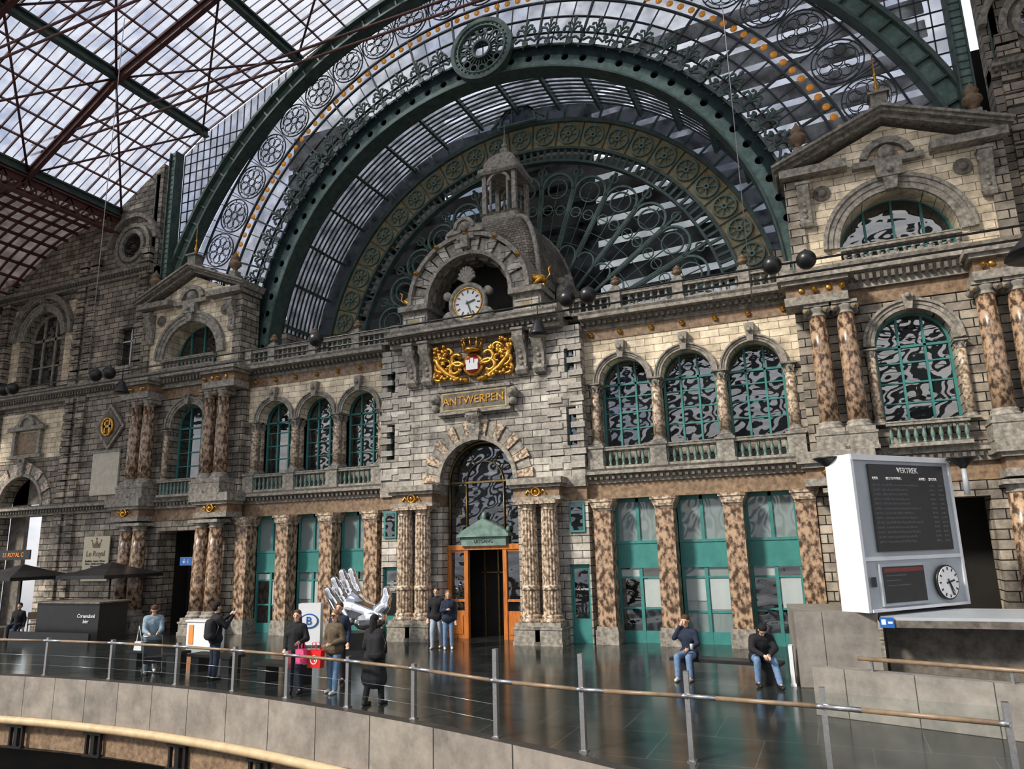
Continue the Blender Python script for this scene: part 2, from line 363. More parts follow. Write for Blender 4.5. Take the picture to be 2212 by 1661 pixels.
for s in (-1,1):
    for x in ARX: balus(s*x-.85,s*x+.85,-.12,5.36,'stone balustrade below arched upper window',bm=BMT)
    a,b=sorted((s*3.3,s*10.7))
    balus(a,b,-.25,10.62,'long stone balustrade crowning the facade cornice',.62,.24,[s*3.4,s*5.2,s*7.27,s*9.33,s*10.55])
    balus(s*13.7-1.0,s*13.7+1.0,-.72,5.36,'short stone balustrade below pavilion window',bm=BMT)
    balus(s*13.7-1.55,s*13.7+1.55,-.62,10.85,'stone balustrade under the pavilion lunette',.5,.22)
for s in (-1,1):
    for x in COLX:
        mk('column_pedestal',M().use(TRIM).box(-.26,.26,-.28,.4,0,.76).box(-.3,.3,-.32,.4,0,.12).box(-.3,.3,-.32,.4,.68,.76),(s*x,0,5.36),label='grey stone pedestal under arcade column',cat='pedestal',group='arcade pedestals')
def urn(h=1.0):
    o=top('urn_finial',(0,0,0),'carved stone urn finial on a square pedestal','finial')
    mk('pedestal',M().use(TRIM).box(-.2,.2,-.2,.2,0,.16*h).box(-.14,.14,-.14,.14,.16*h,.3*h),parent=o)
    mk('urn',M().use(BRN).lathe([(.08,.3*h),(.06,.38*h),(.14,.45*h),(.22,.55*h),(.2,.64*h),(.12,.7*h),(.15,.75*h),(.17,.8*h),(.1,.88*h),(.05,.95*h),(.02,1.02*h)],n=14),parent=o);return o
u=urn(.55);u.scale=(.8,.8,1)
place(u,[(s*x,-.25,11.3) for s in (-1,1) for x in (5.2,7.27,9.33)],'small balustrade finials')
u=urn(1.25);u.scale=(1.25,1.25,1);place(u,[(s*x,-.6,14.45) for s in (-1,1) for x in (11.35,16.05)],'pavilion urns')
# ------------------------------------------------------------ windows
def archwin(xc,hw,zb,zs,y,nm=2,bars=(.3,.55,.8),fm=TEAL,gm=GLASS,fw=.07,lab='teal framed arched window'):
    o=top(nxt(WN,'window'),(xc,y,zb),lab,'window',kind=S);h=zs-zb
    b=M().use(fm).arc(0,h,hw-fw,hw,0,pi,-.06,.06,24).box(-hw,-hw+fw,-.06,.06,0,h).box(hw-fw,hw,-.06,.06,0,h).box(-hw,hw,-.06,.06,0,fw)
    for i in range(nm):
        x=-hw+(i+1)*2*hw/(nm+1);b.box(x-fw*.45,x+fw*.45,-.07,.07,0,h+sqrt(max(0,(hw*.97)**2-x*x)))
    for t in bars: b.box(-hw,hw,-.05,.05,t*h-fw*.3,t*h+fw*.3)
    b.box(-hw,hw,-.07,.07,h-fw*.5,h+fw*.5)
    mk('frame',b,parent=o)
    n=20;g=M().use(gm).add([(-hw,0,0),(hw,0,0)]+[(hw*cos(pi*i/n),0,h+hw*sin(pi*i/n)) for i in range(n+1)],[list(range(n+3))])
    mk('glass_pane',g,parent=o);return o
for s in (-1,1):
    for x in ARX: archwin(s*x,.86,6.1,8.26,.6)
    archwin(s*13.7,.98,6.0,8.35,.15,2)
    archwin(s*13.7,1.55,10.9,11.45,.3,3,())
BLN=mat('pale_blind',(.42,.47,.47),(.34,.39,.39),1.5,.6)
def shop(xc,hw,var):
    o=top(nxt(WN,'window'),(xc,.3,0),'teal timber shopfront bay with pale glazing','window',kind=S)
    b=M().use(TEAL)
    for x in (-hw,hw-.09): b.box(x,x+.09,-.06,.06,0,4.42)
    b.box(-hw,hw,-.06,.06,4.3,4.42).box(-hw,hw,-.05,.05,2.3,3.02).box(-hw,hw,-.08,.05,3.0,3.08).box(-hw,hw,-.08,.05,2.24,2.32).box(-hw,hw,-.05,.05,0,.35).box(-hw,hw,-.05,.05,1.92,1.98)
    b.box(-.05,.05,-.06,.06,0,2.3).box(-.05,.05,-.06,.06,3.0,4.42).box(-hw,hw,-.03,.03,.9 if var else 1.0,.96 if var else 1.06)
    mk('frame',b,parent=o)
    mk('glass_pane',M().use(GLASSL).add([(-hw,0,3.0),(hw,0,3.0),(hw,0,4.4),(-hw,0,4.4)],[(0,1,2,3)]).use(GLASS if not var else GLASSL).add([(-hw,0,0),(hw,0,0),(hw,0,2.3),(-hw,0,2.3)],[(0,1,2,3)]),parent=o)
    mk('blind',M().use(BLN).box(.08,hw-.1,-.02,-.01,1.0,1.9).box(-hw+.1,-.06,-.02,-.01,1.25 if var else 1.95,1.93 if var else 2.2),parent=o)
for s in (-1,1):
    for i,x in enumerate((5.35,7.37,9.4)): shop(s*x,.74,i%2)
# ------------------------------------------------------------ archivolts
def archiv(xc,zs,r0,r1,y,lab,key=True,blocks=0,mt=TRIM,nm='archivolt',kh=.35,kw=.12):
    o=top(nm,(xc,y,zs),lab,'arch moulding')
    b=M().use(mt)
    if blocks:
        for i in range(blocks):
            a=pi*i/blocks;d=pi/blocks;b.use(TRIM if i%2 else MARB2);b.arc(0,0,r0,r1-(0 if i%2==0 else .07),a+.012,a+d-.012,-.1 if i%2==0 else -.04,.1,4)
        b.use(TRIM).arc(0,0,r0-.03,r0+.12,0,pi,-.13,.1,32)
    else:
        w=r1-r0;b.arc(0,0,r0,r0+w*.4,0,pi,-.05,.1,28).arc(0,0,r0+w*.4,r0+w*.75,0,pi,-.08,.1,28).arc(0,0,r0+w*.75,r1,0,pi,-.13,.1,28)
    mk('arch_ring',b,parent=o)
    if key:
        mk('keystone',M().use(TRIM).poly([(-kw*.7,r0-.04),(kw*.7,r0-.04),(kw*1.3,r1+kh),(-kw*1.3,r1+kh)],-.22,.05).lathe([(.05,-.0),(.09,.05),(.04,.1)],(0,-.25,r1+kh*.3),8,True,RX),parent=o)
    return o
a=archiv(5.2,8.26,.8,1.0,-.02,'moulded stone archivolt with keystone over window')
for s in (-1,1):
    for x in ARX:
        if (s,x)!=(1,5.2): dup(a,(s*x,-.02,8.26))
a=archiv(13.7,8.35,.98,1.28,-.35,'moulded archivolt over pavilion window',kh=.1);dup(a,(-13.7,-.35,8.35))
a=archiv(13.7,11.4,1.55,2.0,-.55,'wide moulded archivolt around pavilion lunette',kh=.25,kw=.2);dup(a,(-13.7,-.55,11.4))
ro=M().use(GOLD).lathe([(.085,0),(.09,.03),(.05,.06),(.045,.09),(.01,.12)],(0,0,0),12,True,RX)
r0=mk('gold_rosette',ro,(5.2,-.06,9.95),label='small gilded rosette on the facade frieze',cat='rosette',group='gilded rosettes')
for s in (-1,1):
    for x in (4.2,5.2,6.26,7.27,8.32,9.33,10.36):
        if (s,x)!=(1,5.2): dup(r0,(s*x,-.06,9.95))
    for x in PX: dup(r0,(s*x,-1.2,10.05))
# ------------------------------------------------------------ corner pavilions
def console(w,d,h,mt=TRIM):
    pts=[(0,0),(-d*.35,.02),(-d*.5,h*.1),(-d*.35,h*.25),(-d*.4,h*.45),(-d*.7,h*.65),(-d,h*.85),(-d,h),(0,h)]
    b=M().use(mt).polyx(pts,-w/2,w/2).box(-w*.6,w*.6,-d*1.1,0,h,h+.08).cyl((-w*.6,-d*.72,h*.82),(w*.6,-d*.72,h*.82),d*.2).cyl((-w*.6,-d*.3,h*.12),(w*.6,-d*.3,h*.12),d*.15)
    for q in (.25,.4,.55,.68): b.sph((0,-d*(.38+.45*max(0,q-.35)),h*q),w*.22,8,1,.7,1)
    return b
for s in (-1,1):
    xc=s*13.7
    m=M().use(GREY).wall(xc-3.0,xc+3.0,0,4.42,-.35,.6,[(xc,1.25,0,4.0,False)])
    m.use(BRN).box(xc-3.0,xc+3.0,-.38,.6,4.42,4.95)
    m.use(GREY).box(xc-3,xc+3,-.38,.6,4.95,6.0).wall(xc-3.0,xc+3.0,6.0,9.64,-.35,.3,[(xc,.98,6.0,8.35,True)])
    m.use(BRN).box(xc-3,xc+3,-.38,.4,9.64,10.1).use(TRIM).box(xc-3,xc+3,-.4,.4,10.1,10.9)
    m.use(CREAM).wall(xc-2.6,xc+2.6,10.9,13.85,-.5,.4,[(xc,1.55,10.9,11.4,True)])
    m.use(GREY).box(xc-2.9,xc-2.45,-.62,.4,10.9,13.85).box(xc+2.45,xc+2.9,-.62,.4,10.9,13.85)
    m.use(CREAM).poly([(xc-2.8,13.85),(xc+2.8,13.85),(xc,15.05)],-.5,.4)
    mk('wall_back',m,kind=S,label='pavilion masonry with cream and grey ashlar')
    for d in (-2.38,2.38):
        x=xc+d
        m=M().use(TRIM).box(-.85,.85,-.85,0,0,.25).use(BRN).box(-.8,.8,-.78,0,.25,.6).use(TRIM).box(-.9,.9,-.95,0,.6,.72).box(-1.0,1.0,-1.05,0,.72,.86).use(GOLD)
        for q in (-.37,.37): m.sph((q,-.8,.43),.09,10,1,.6,1)
        mk('entablature_block',m,(x,-.35,9.64),label='projecting entablature block above paired columns',cat='entablature',group='upper entablature blocks')
        m=M().use(TRIM).box(-.85,.85,-.85,0,0,.2).use(BRN).box(-.8,.8,-.78,0,.2,.5).use(TRIM).box(-.9,.9,-.9,0,.5,.62).box(-1.0,1.0,-1.0,0,.62,.94)
        mk('entablature_block',m,(x,-.35,4.42),label='projecting entablature above ground floor columns',cat='entablature',group='lower entablature blocks')
        mk('gold_wreath',M().use(GOLD).tube([(.15*cos(t*pi/8),0,.15*sin(t*pi/8)) for t in range(16)],.04,6,True).sph((0,0,0),.09,8).tube([(-.38,0,-.02),(-.28,0,.07),(-.2,0,-.03)],.03).tube([(.38,0,-.02),(.28,0,.07),(.2,0,-.03)],.03),(x,-1.2,4.78),label='gilded wreath on brown marble frieze',cat='ornament',group='gilded wreaths')
        mk('scroll_console',console(.34,.35,1.3),(xc+d*1.0,-.55,12.2),label='carved scroll console under pediment',cat='console',group='pavilion consoles')
        mk('stone_rosette',M().use(TRIMD).lathe([(.24,0),(.25,.04),(.16,.05),(.1,.1),(.02,.12)],(0,0,0),12,False,RX),(xc+d*.78,-.5,13.25),label='dark carved stone rosette on cream wall',cat='rosette',group='stone rosettes')
    cornice(xc-3,xc+3,-.45,4.92,5.36,.2);cornice(xc-3.05,xc+3.05,-.45,10.1,10.85,.35)
    b=M().use(TRIM).box(xc-3.0,xc-1.1,-.95,.4,13.8,14.05).box(xc+1.1,xc+3.0,-.95,.4,13.8,14.05)
    for q in (-1,1):
        P0=Vector((xc+q*3.1,0,13.98));n=Vector((q*.38,0,.92))
        for (o0,o1,yy) in ((0,.12,-.75),(.12,.2,-.95),(.2,.28,-1.05)):
            b.poly([((P0+n*o0).x,(P0+n*o0).z),(xc,15.22+o0*1.1),(xc,15.22+o1*1.1),((P0+n*o1).x,(P0+n*o1).z)],yy,.4)
    mk(nxt(TN,'trim_1'),b,kind=S,label='raking pediment cornice')
    b=M().use(TRIM).arc(0,0,.55,.75,.25,pi-.25,-.2,.1,12).box(-.95,.95,-.25,.1,-.12,.06).box(-.35,.35,-.3,.1,-.55,-.1).sph((0,-.1,.25),.25,12)
    mk('pediment_ornament',b,(xc,-.5,13.85),label='small segmental stone pediment ornament',cat='ornament',group='pediment ornaments')
    f=top('gilded_finial',(xc,-.6,15.4),'stone pedestal carrying a gilded spike finial','finial','gilded spike finials')
    mk('pedestal',M().use(TRIM).box(-.3,.3,-.3,.3,0,.15).box(-.22,.22,-.22,.22,.15,.55).box(-.3,.3,-.3,.3,.55,.62).lathe([(.2,.62),(.12,.72),(.05,.8)],n=10),parent=f)
    mk('spike',M().use(GOLD).lathe([(.1,.75),(.05,.8),(.09,.92),(.04,1.0),(.035,1.25),(.07,1.3),(.03,1.36),(.015,2.1)],n=10),parent=f)
    m=M().use(DARK).box(xc-1.6,xc-1.3,.6,1.35,0,4.4);mk('wall_inner',m,kind=S)
o=top('passage_sign',(-12.9,-.5,2.75),'blue and grey overhead sign with arrow and pictograms','sign')
mk('panel',M().use(LGREY).box(-.5,.5,-.04,.04,-.16,.16).use(BLUE).box(-.5,.45,-.05,-.04,-.15,.15),parent=o)
text('↓ i',.26,(-.2,-.055,0),LETW,o)
# ------------------------------------------------------------ centre block
XB=3.9
m=M().use(GREYL).wall(-XB,XB,0,4.42,-.35,.5,[(-3.52,.33,0,2.4,False),(3.52,.33,0,2.4,False),(0,1.45,0,4.42,False)])
m.use(GREYL).wall(-XB,XB,5.2,7.6,-.45,.5,[(0,1.42,5.2,5.3,True),(-3.5,.17,6.2,7.5,False),(3.5,.17,6.2,7.5,False)])
m.wall(-XB,XB,7.6,10.3,-.45,.5,[(-3.5,.17,8.7,9.5,False),(3.5,.17,8.7,9.5,False)])
for s in (-1,1):
    m.use(BRN).box(min(s*1.5,s*XB),max(s*1.5,s*XB),-.4,.4,4.42,4.85).use(TRIM).box(min(s*1.5,s*XB),max(s*1.5,s*XB),-.5,.4,4.85,5.2)
mk('wall_centre',m,kind=S,label='pale grey rusticated masonry of the central bay')
qm=mesh(M().use(GREYL).box(-.24,.24,-.035,.1,0,.2),'quoin')
for s in (-1,1):
    for k in range(11):
        for xx in (2.95,3.72):
            mk('quoin_block',qm,(s*(xx if k%2 else xx-.05),-.45,5.45+k*.44),label='projecting grey quoin block on central bay',cat='stone block',group='quoin blocks')
for s in (-1,1):
    m=M().use(TRIM).box(-.85,.85,-.55,0,0,.12).use(BRN).box(-.8,.8,-.5,0,.12,.42).use(TRIM).box(-.88,.88,-.62,0,.42,.52).box(-.95,.95,-.72,0,.52,.72)
    m.use(GOLD).tube([(.14*cos(t*pi/8),-.53,.28+.14*sin(t*pi/8)) for t in range(16)],.035,6,True).sph((0,-.53,.28),.07,8).tube([(-.36,-.53,.2),(-.26,-.53,.34),(-.18,-.53,.22)],.03).tube([(.36,-.53,.2),(.26,-.53,.34),(.18,-.53,.22)],.03)
    mk('entablature_block',m,(s*2.33,-.4,4.44),label='entablature block with gilded wreath above fluted columns',cat='entablature')
archiv(0,5.25,1.42,2.12,-.45,'large rusticated entrance arch of alternating stone voussoirs',True,19,kh=.2,kw=.22)
for s in (-1,1):
    for z0,z1 in ((6.2,7.5),(8.7,9.5)):
        o=top(nxt(WN,'window'),(s*3.5,-.2,z0),'narrow dark slit window','window',kind=S)
        mk('glass_pane',M().use(GLASS).box(-.17,.17,0,.02,0,z1-z0),parent=o);mk('frame',M().use(TEAL).box(-.17,-.13,-.04,0,0,z1-z0).box(.13,.17,-.04,0,0,z1-z0),parent=o)
    o=top(nxt(WN,'window'),(s*3.52,-.37,3.4),'small square teal window','window',kind=S)
    mk('frame',M().use(TEAL).box(-.26,.26,-.03,.02,0,.95),parent=o);mk('glass_pane',M().use(GLASS).box(-.19,.19,-.04,-.03,.07,.88),parent=o)
    o=top('door_%d'%(2 if s>0 else 3),(s*3.52,-.2,0),'teal side door with dark glass panel','door',kind=S)
    mk('frame',M().use(TEAL).box(-.33,.33,0,.08,0,2.4).box(-.36,-.29,-.05,0,0,2.4).box(.29,.36,-.05,0,0,2.4),parent=o)
    mk('glass_pane',M().use(GLASS).box(-.22,.22,-.02,0,.75,2.25),parent=o)
    if s>0: text('ZAAL ASTRID',.08,(0,-.03,1.62),LETW,o)
    else: text('ZAAL\nVAN BOGAERT\nZAAL\nDE LA CENSERIE\nKONINKLIJKE\nBALKEN',.06,(0,-.03,1.75),LETW,o)
o=top('door_1',(0,.15,0),'main entrance with orange wood doors below arched brass-framed glazing','door',kind=S)
b=M().use(WOOD)
for s in (-1,1):
    for x0,x1 in ((.66,.80),(1.31,1.45)): b.box(min(s*x0,s*x1),max(s*x0,s*x1),-.08,.08,0,3.05)
    a1,b1=sorted((s*.8,s*1.33));b.box(a1,b1,-.05,.05,0,.9).box(a1,b1,-.05,.05,2.85,3.05).box(a1,b1,-.06,.05,1.2,1.28)
    b.box(a1+.08,b1-.08,-.075,-.05,.15,.75)
b.box(-1.45,1.45,-.1,.1,2.92,3.1)
mk('door_frame',b,parent=o)
mk('glass_pane',M().use(GLASS).box(-1.33,-.8,-.01,.01,.9,2.85).box(.8,1.33,-.01,.01,.9,2.85),parent=o)
mk('passage',M().use(DARK).box(-.7,.7,1.1,1.15,0,2.95).use(BRASS).box(-.03,.03,1.0,1.08,0,2.9).box(-.55,-.5,1.0,1.08,0,2.9).box(.5,.55,1.0,1.08,0,2.9).box(-.65,.65,1.0,1.08,2.1,2.15),parent=o)
n=24;mk('fanlight_glass',M().use(GLASS).add([(-1.45,.05,3.1),(1.45,.05,3.1)]+[(1.45*cos(pi*i/n),.05,5.25+1.45*sin(pi*i/n)) for i in range(n+1)],[list(range(n+3))]),parent=o)
b=M().use(BRASS)
for x in (-1.38,-.72,.72,1.38): b.cyl((x,0,3.1),(x,0,5.25),.03,n=6)
b.tube([(.72*cos(pi*i/12),0,5.25+.72*sin(pi*i/12)) for i in range(13)],.025,6);b.tube([(1.4*cos(pi*i/16),0,5.25+1.4*sin(pi*i/16)) for i in range(17)],.04,6)
for k in (1,2,4,5):
    t=pi*k/6;b.cyl((.72*cos(t),0,5.25+.72*sin(t)),(1.4*cos(t),0,5.25+1.4*sin(t)),.015,n=5)
b.box(-1.45,1.45,-.03,.03,5.22,5.28)
mk('fanlight_tracery',b,parent=o)
b=M().use(IRONP).poly([(-.95,3.42),(.95,3.42),(.85,3.55),(0,3.98),(-.85,3.55)],-.25,.05).box(-.98,.98,-.3,.05,3.36,3.46).box(-.85,.85,-.2,.05,3.05,3.36)
b.sph((0,-.1,4.05),.09,8,1,1,1.6).sph((-.9,-.1,3.6),.07,8,1,1,1.6).sph((.9,-.1,3.6),.07,8,1,1,1.6).use(GOLD).cyl((-.9,-.15,3.6),(-.9,-.15,4.35),.012,n=5).cyl((.9,-.15,3.6),(.9,-.15,4.35),.012,n=5)
mk('door_pediment',b,parent=o);text('UITGANG',.16,(0,-.21,3.2),IRONM,o)
o=top('name_plaque',(0,-.55,8.05),'stone plaque with gilded letters reading ANTWERPEN','plaque')
b=M().use(TRIM).box(-1.35,1.35,-.1,.1,-.42,.42).box(-1.42,1.42,-.16,.1,.36,.46).box(-1.42,1.42,-.16,.1,-.46,-.36)
for s in (-1,1): b.sph((s*1.5,-.1,.12),.2,10).sph((s*1.5,-.1,-.18),.15,10).cyl((s*1.5,-.3,.12),(s*1.5,-.1,.12),.1,n=10)
mk('slab',b,parent=o);mk('panel',M().use(GOLDP).box(-1.27,1.27,-.115,-.1,-.33,.33).use(TRIMD).box(-1.2,1.2,-.125,-.11,-.27,.27),parent=o)
text('ANTWERPEN',.40,(0,-.14,0),GOLD,o,ext=.015)
mk('carved_bracket',console(.45,.35,.75),(0,-.5,6.85),label='carved scroll bracket below the name plaque',cat='console')
o=top('coat_of_arms',(0,-.62,9.5),'gilded coat of arms with crown, shield and two cornucopia scrolls','coat of arms');o.scale=(1.04,1,.92)
b=M().use(GOLD)
for s in (-1,1):
    def sp(cx,cz,r,t0,t1,w,dirn=1,k=14):
        b.tube([(s*(cx+r*(1-.7*i/k)*cos(t0+(t1-t0)*i/k)),-.06,cz+r*(1-.7*i/k)*sin(t0+(t1-t0)*i/k)) for i in range(k+1)],w,6)
    sp(.55,.1,.35,-2.4,2.6,.09);sp(.9,.35,.28,-1.5,4,.08);sp(.62,-.35,.34,2.8,-2.6,.09);sp(1.2,-.1,.3,-2,3.2,.08);sp(1.25,-.55,.25,1,-3.6,.08);sp(.95,-.1,.22,0,5,.07)
    b.tube([(s*.2,0,-.8),(s*.6,-.05,-.72),(s*1.0,-.08,-.45),(s*1.3,-.08,-.1),(s*1.42,-.1,.3)],.11,8)
    for i in range(26): b.sph((s*(1.22+.26*random.uniform(-1,1)),-.12,.38+.3*random.uniform(-1,1)),.085,7)
    for i in range(9): b.sph((s*(.4+i*.13),-.1,-.78+.05*sin(i*2)+i*.03),.085,7)
    for i in range(14): b.sph((s*random.uniform(.45,1.4),-.04,random.uniform(-.6,.5)),.11,7,1,.4,1)
mk('scrollwork',b,parent=o)
b=M().use(GOLD).lathe([(.38,-.06),(.42,0),(.36,.06)],(0,0,-.2),20,True,RX,0,1,1.15);mk('shield_border',b,parent=o)
RDK=mat('shield_red',(.40,.03,.02),(.3,.02,.015),3,.5)
mk('shield',M().use(RDK).lathe([(.33,0),(.30,.09)],(0,0,-.2),20,True,RX,0,1,1.15).use(WHITE).box(-.22,.22,-.13,-.08,-.42,-.16).box(-.24,-.1,-.13,-.08,-.16,-.02).box(-.06,.06,-.13,-.08,-.16,.04).box(.1,.24,-.13,-.08,-.16,-.02),parent=o)
b=M().use(GOLD).lathe([(.3,.28),(.32,.4),(.26,.42)],(0,-.05,0),16)
for i in range(9):
    a=2*pi*i/9;b.cyl((.3*cos(a),-.05+.3*sin(a),.4),(.36*cos(a),-.05+.36*sin(a),.72),.05,.02,6).sph((.36*cos(a),-.05+.36*sin(a),.75),.055,6)
mk('crown',b,parent=o)
cm=mesh(console(.38,.55,1.5),'c')
for s in (-1,1):
    for x in (1.85,2.5):
        mk('scroll_console',cm,(s*x,-.45,8.75),label='large carved scroll console carrying the clock cornice',cat='console',group='clock cornice consoles')
cornice(-3.35,3.35,-.75,10.25,10.78,.45,yb=.6)
m=M().use(TRIM).box(-3.3,3.3,-.9,.6,10.72,11.0);mk('trim_5',m,kind=S)
# ------------------------------------------------------------ clock aedicule
o=top('clock_arch',(0,-.85,10.78),'grey stone arched clock aedicule with alternating voussoirs','stone arch')
for s in (-1,1):
    b=M();a1,b1=sorted((s*1.7,s*2.75));b.use(TRIM).box(a1-.06,b1+.06,-.15,1.0,0,.15).use(GREYL).box(a1+.08,b1-.08,-.1,1.0,.15,.55).use(TRIM).box(a1,b1,-.05,1.0,.15,.75).box(a1-.1,b1+.1,-.25,1.1,.75,.95)
    b.use(GOLDP).box((a1+b1)/2-.2,(a1+b1)/2+.2,-.12,-.1,.28,.45)
    mk('pier',b,parent=o)
b=M()
for i in range(19):
    a=pi*i/19;d=pi/19;b.use(TRIM if i%2 else GREYL).arc(0,.95,1.68,2.22 if i%2 else 2.27,a+.01,a+d-.01,-.1 if i%2 else -.18,1.0,3)
b.use(TRIM).arc(0,.95,2.27,2.42,0,pi,-.28,1.0,32).arc(0,.95,1.6,1.74,0,pi,-.2,1.0,32)
mk('arch_ring',b,parent=o)
b=M().use(DARK).box(-1.7,1.7,1.15,1.2,0,.95).arc(0,.95,.01,1.75,0,pi,1.15,1.2,24).use(TRIMD)  # near-black sheet paints the shade of the open niche behind the coffers
for i in range(9):
    a=pi*(i+.5)/9
    for yy in (.15,.5,.85): b.bar((1.6*cos(a-.12),yy,.95+1.6*sin(a-.12)),(1.6*cos(a+.12),yy,.95+1.6*sin(a+.12)),.25,.06)
mk('niche_dark_and_coffers',b,parent=o)
b=M().use(TRIM)
for s in (-1,1): b.poly([(s*.15,3.35),(s*.75,3.3),(s*.75,3.4),(0,3.85),(0,3.7)],-.35,.6)
b.poly([(-.35,3.1),(.35,3.1),(.3,3.6),(-.3,3.6)],-.3,.6).sph((0,-.3,3.55),.2,10).box(-.14,.14,-.42,-.2,2.75,3.2).arc(0,3.5,.3,.42,0,pi,-.42,.2,12)
mk('gable',b,parent=o)
for i in range(5):
    t=pi*(i+1)/6;dup(r0,(2.35*cos(t),-1.15,11.73+2.35*sin(t)))
k=top('facade_clock',(0,-.95,11.5),'round white clock in carved stone frame with black hands','clock')
b=M().use(TRIM).lathe([(.74,-.1),(.76,.06),(.70,.12),(.62,.1),(.56,.02)],(0,0,0),32,True,RX)
for s in (-1,1): b.cyl((s*.72,.1,-.5),(s*.72,-.1,-.5),.26,n=14).cyl((s*.8,.1,.35),(s*.8,-.1,.35),.16,n=12).box(min(s*.5,s*.95),max(s*.5,s*.95),-.05,.2,-.85,-.6)
b.box(-.95,.95,-.1,.3,-.95,-.72)
mk('surround',b,parent=k)
b=M().use(TRIM)
for i in range(9):
    t=pi*(i+.5)/9;b.tube([(0,-.05,.75),(.22*cos(t),-.12,.85+.26*sin(t)),(.34*cos(t),-.08,.88+.46*sin(t))],.065,6)
mk('shell_crest',b,parent=k)
mk('face',M().use(WHITE).lathe([(.54,0),(.54,.03)],(0,0,0),32,False,RX).use(GOLD).tube([(.55*cos(i*pi/16),-.06,.55*sin(i*pi/16)) for i in range(32)],.03,6,True),parent=k)
b=M().use(BLK)
for i in range(12):
    a=i*pi/6;b.bar((.36*sin(a),-.04,.36*cos(a)),(.48*sin(a),-.04,.48*cos(a)),.045,.01)
mk('numeral_ring',b,parent=k)
def hand(ang,l,w,par,y=-.06):
    a=radians(ang);mk('hand',M().use(BLK).bar((-.08*sin(a),y,-.08*cos(a)),(l*sin(a),y,l*cos(a)),w,.012),parent=par)
hand(74,.3,.05,k);hand(162,.42,.035,k,-.08)
def lion(s):
    o=top('gilded_lion',(s*2.35,-.6,11.78),'gilded reclining lion on the clock arch pier','statue','gilded lions')
    b=M().use(GOLD).cap((s*.35,0,.28),(-s*.15,0,.38),.17,.2).cap((-s*.2,0,.4),(-s*.28,0,.62),.17,.14).sph((-s*.33,-.02,.72),.17,10).sph((-s*.47,-.03,.68),.09,8)
    b.cap((-s*.2,-.12,.3),(-s*.42,-.15,.08),.07,.06).cap((-s*.2,.12,.3),(-s*.42,.15,.08),.07,.06).cap((s*.35,-.15,.25),(s*.1,-.2,.08),.1,.06).cap((s*.35,.15,.25),(s*.1,.2,.08),.1,.06)
    b.tube([(s*.5,0,.25),(s*.65,0,.4),(s*.6,0,.62),(s*.7,0,.7)],.035,6);b.box(-.5,.5,-.22,.22,-.05,.04)
    mk('lion_body',b,parent=o)
lion(-1);lion(1)
# ------------------------------------------------------------ dome
o=top('facade_dome',(0,2.7,10.8),'square stone dome with scaled roof and lantern behind the clock','dome')
def sqloft(b,prof,c=.12,sm=False):
    vs=[];fs=[]
    for w,z in prof:
        k=w*c
        for x,y in ((-w+k,-w),(w-k,-w),(w,-w+k),(w,w-k),(w-k,w),(-w+k,w),(-w,w-k),(-w,-w+k)): vs.append((x,y,z))
    for j in range(len(prof)-1):
        for i in range(8): fs.append((j*8+i,j*8+(i+1)%8,(j+1)*8+(i+1)%8,(j+1)*8+i))
    fs.append(list(range(8)));fs.append([(len(prof)-1)*8+i for i in range(8)]);b.add(vs,fs,sm)
b=M().use(GREYL);sqloft(b,[(2.2,0),(2.2,1.6)]);b.use(TRIM);sqloft(b,[(2.3,1.6),(2.35,1.85)]);mk('drum',b,parent=o)
b=M().use(SLATE);sqloft(b,[(.66+1.55*cos(t*pi/18),1.85+3.2*sin(t*pi/18)) for t in range(10)],.18);mk('dome_roof',b,parent=o)
for sx in (-1,1):
    for sy in (-1,1):
        mk('rib',M().use(TRIM).tube([(sx*(1.53*cos(t*pi/18)+.62),sy*(1.53*cos(t*pi/18)+.62),1.88+3.2*sin(t*pi/18)) for t in range(10)],.10,6),parent=o)
for s in (-1,1):
    b=M().use(TRIM)
    P=[(cos(pi*i/14),sin(pi*i/14)) for i in range(15)]
    for r,w in ((.95,.2),(.75,.12)):
        b.tube([(s*2.55,r*c_,1.2+r*s_) for c_,s_ in P],w,8,up=(1,0,0))
    b.box(min(s*2.1,s*2.7),max(s*2.1,s*2.7),-1.15,-.75,0,1.2).box(min(s*2.1,s*2.7),max(s*2.1,s*2.7),.75,1.15,0,1.2).sph((s*2.55,0,2.35),.22,10).sph((s*2.55,-.85,2.0),.18,8).sph((s*2.55,.85,2.0),.18,8)
    b.use(DARK).box(min(s*2.2,s*2.45),max(s*2.2,s*2.45),-.75,.75,.2,1.9);mk('dormer',b,parent=o)  # near-black block stands in for shade inside the dormer opening
b=M().use(TRIM);sqloft(b,[(.98,4.9),(1.02,5.05),(.8,5.15),(.8,5.4),(.87,5.45)])
for sx in (-1,1):
    for sy in (-1,1): b.box(sx*.66-.09,sx*.66+.09,sy*.66-.09,sy*.66+.09,5.4,7.2).cyl((sx*.38,sy*.72,5.4),(sx*.38,sy*.72,6.95),.055,n=8)
for q in (-1,1): b.arc(0,6.75,.42,.53,0,pi,q*.72-.07,q*.72+.07,12)
sqloft(b,[(.85,7.2),(.92,7.3),(.92,7.45),(.75,7.5),(.72,7.75),(.55,8.1),(.3,8.35),(.18,8.45),(.18,8.6),(.1,8.7)]);b.lathe([(.1,8.7),(.15,8.85),(.05,8.95),(.08,9.1),(.03,9.2),(.02,9.8)],n=8)
mk('lantern',b,parent=o)
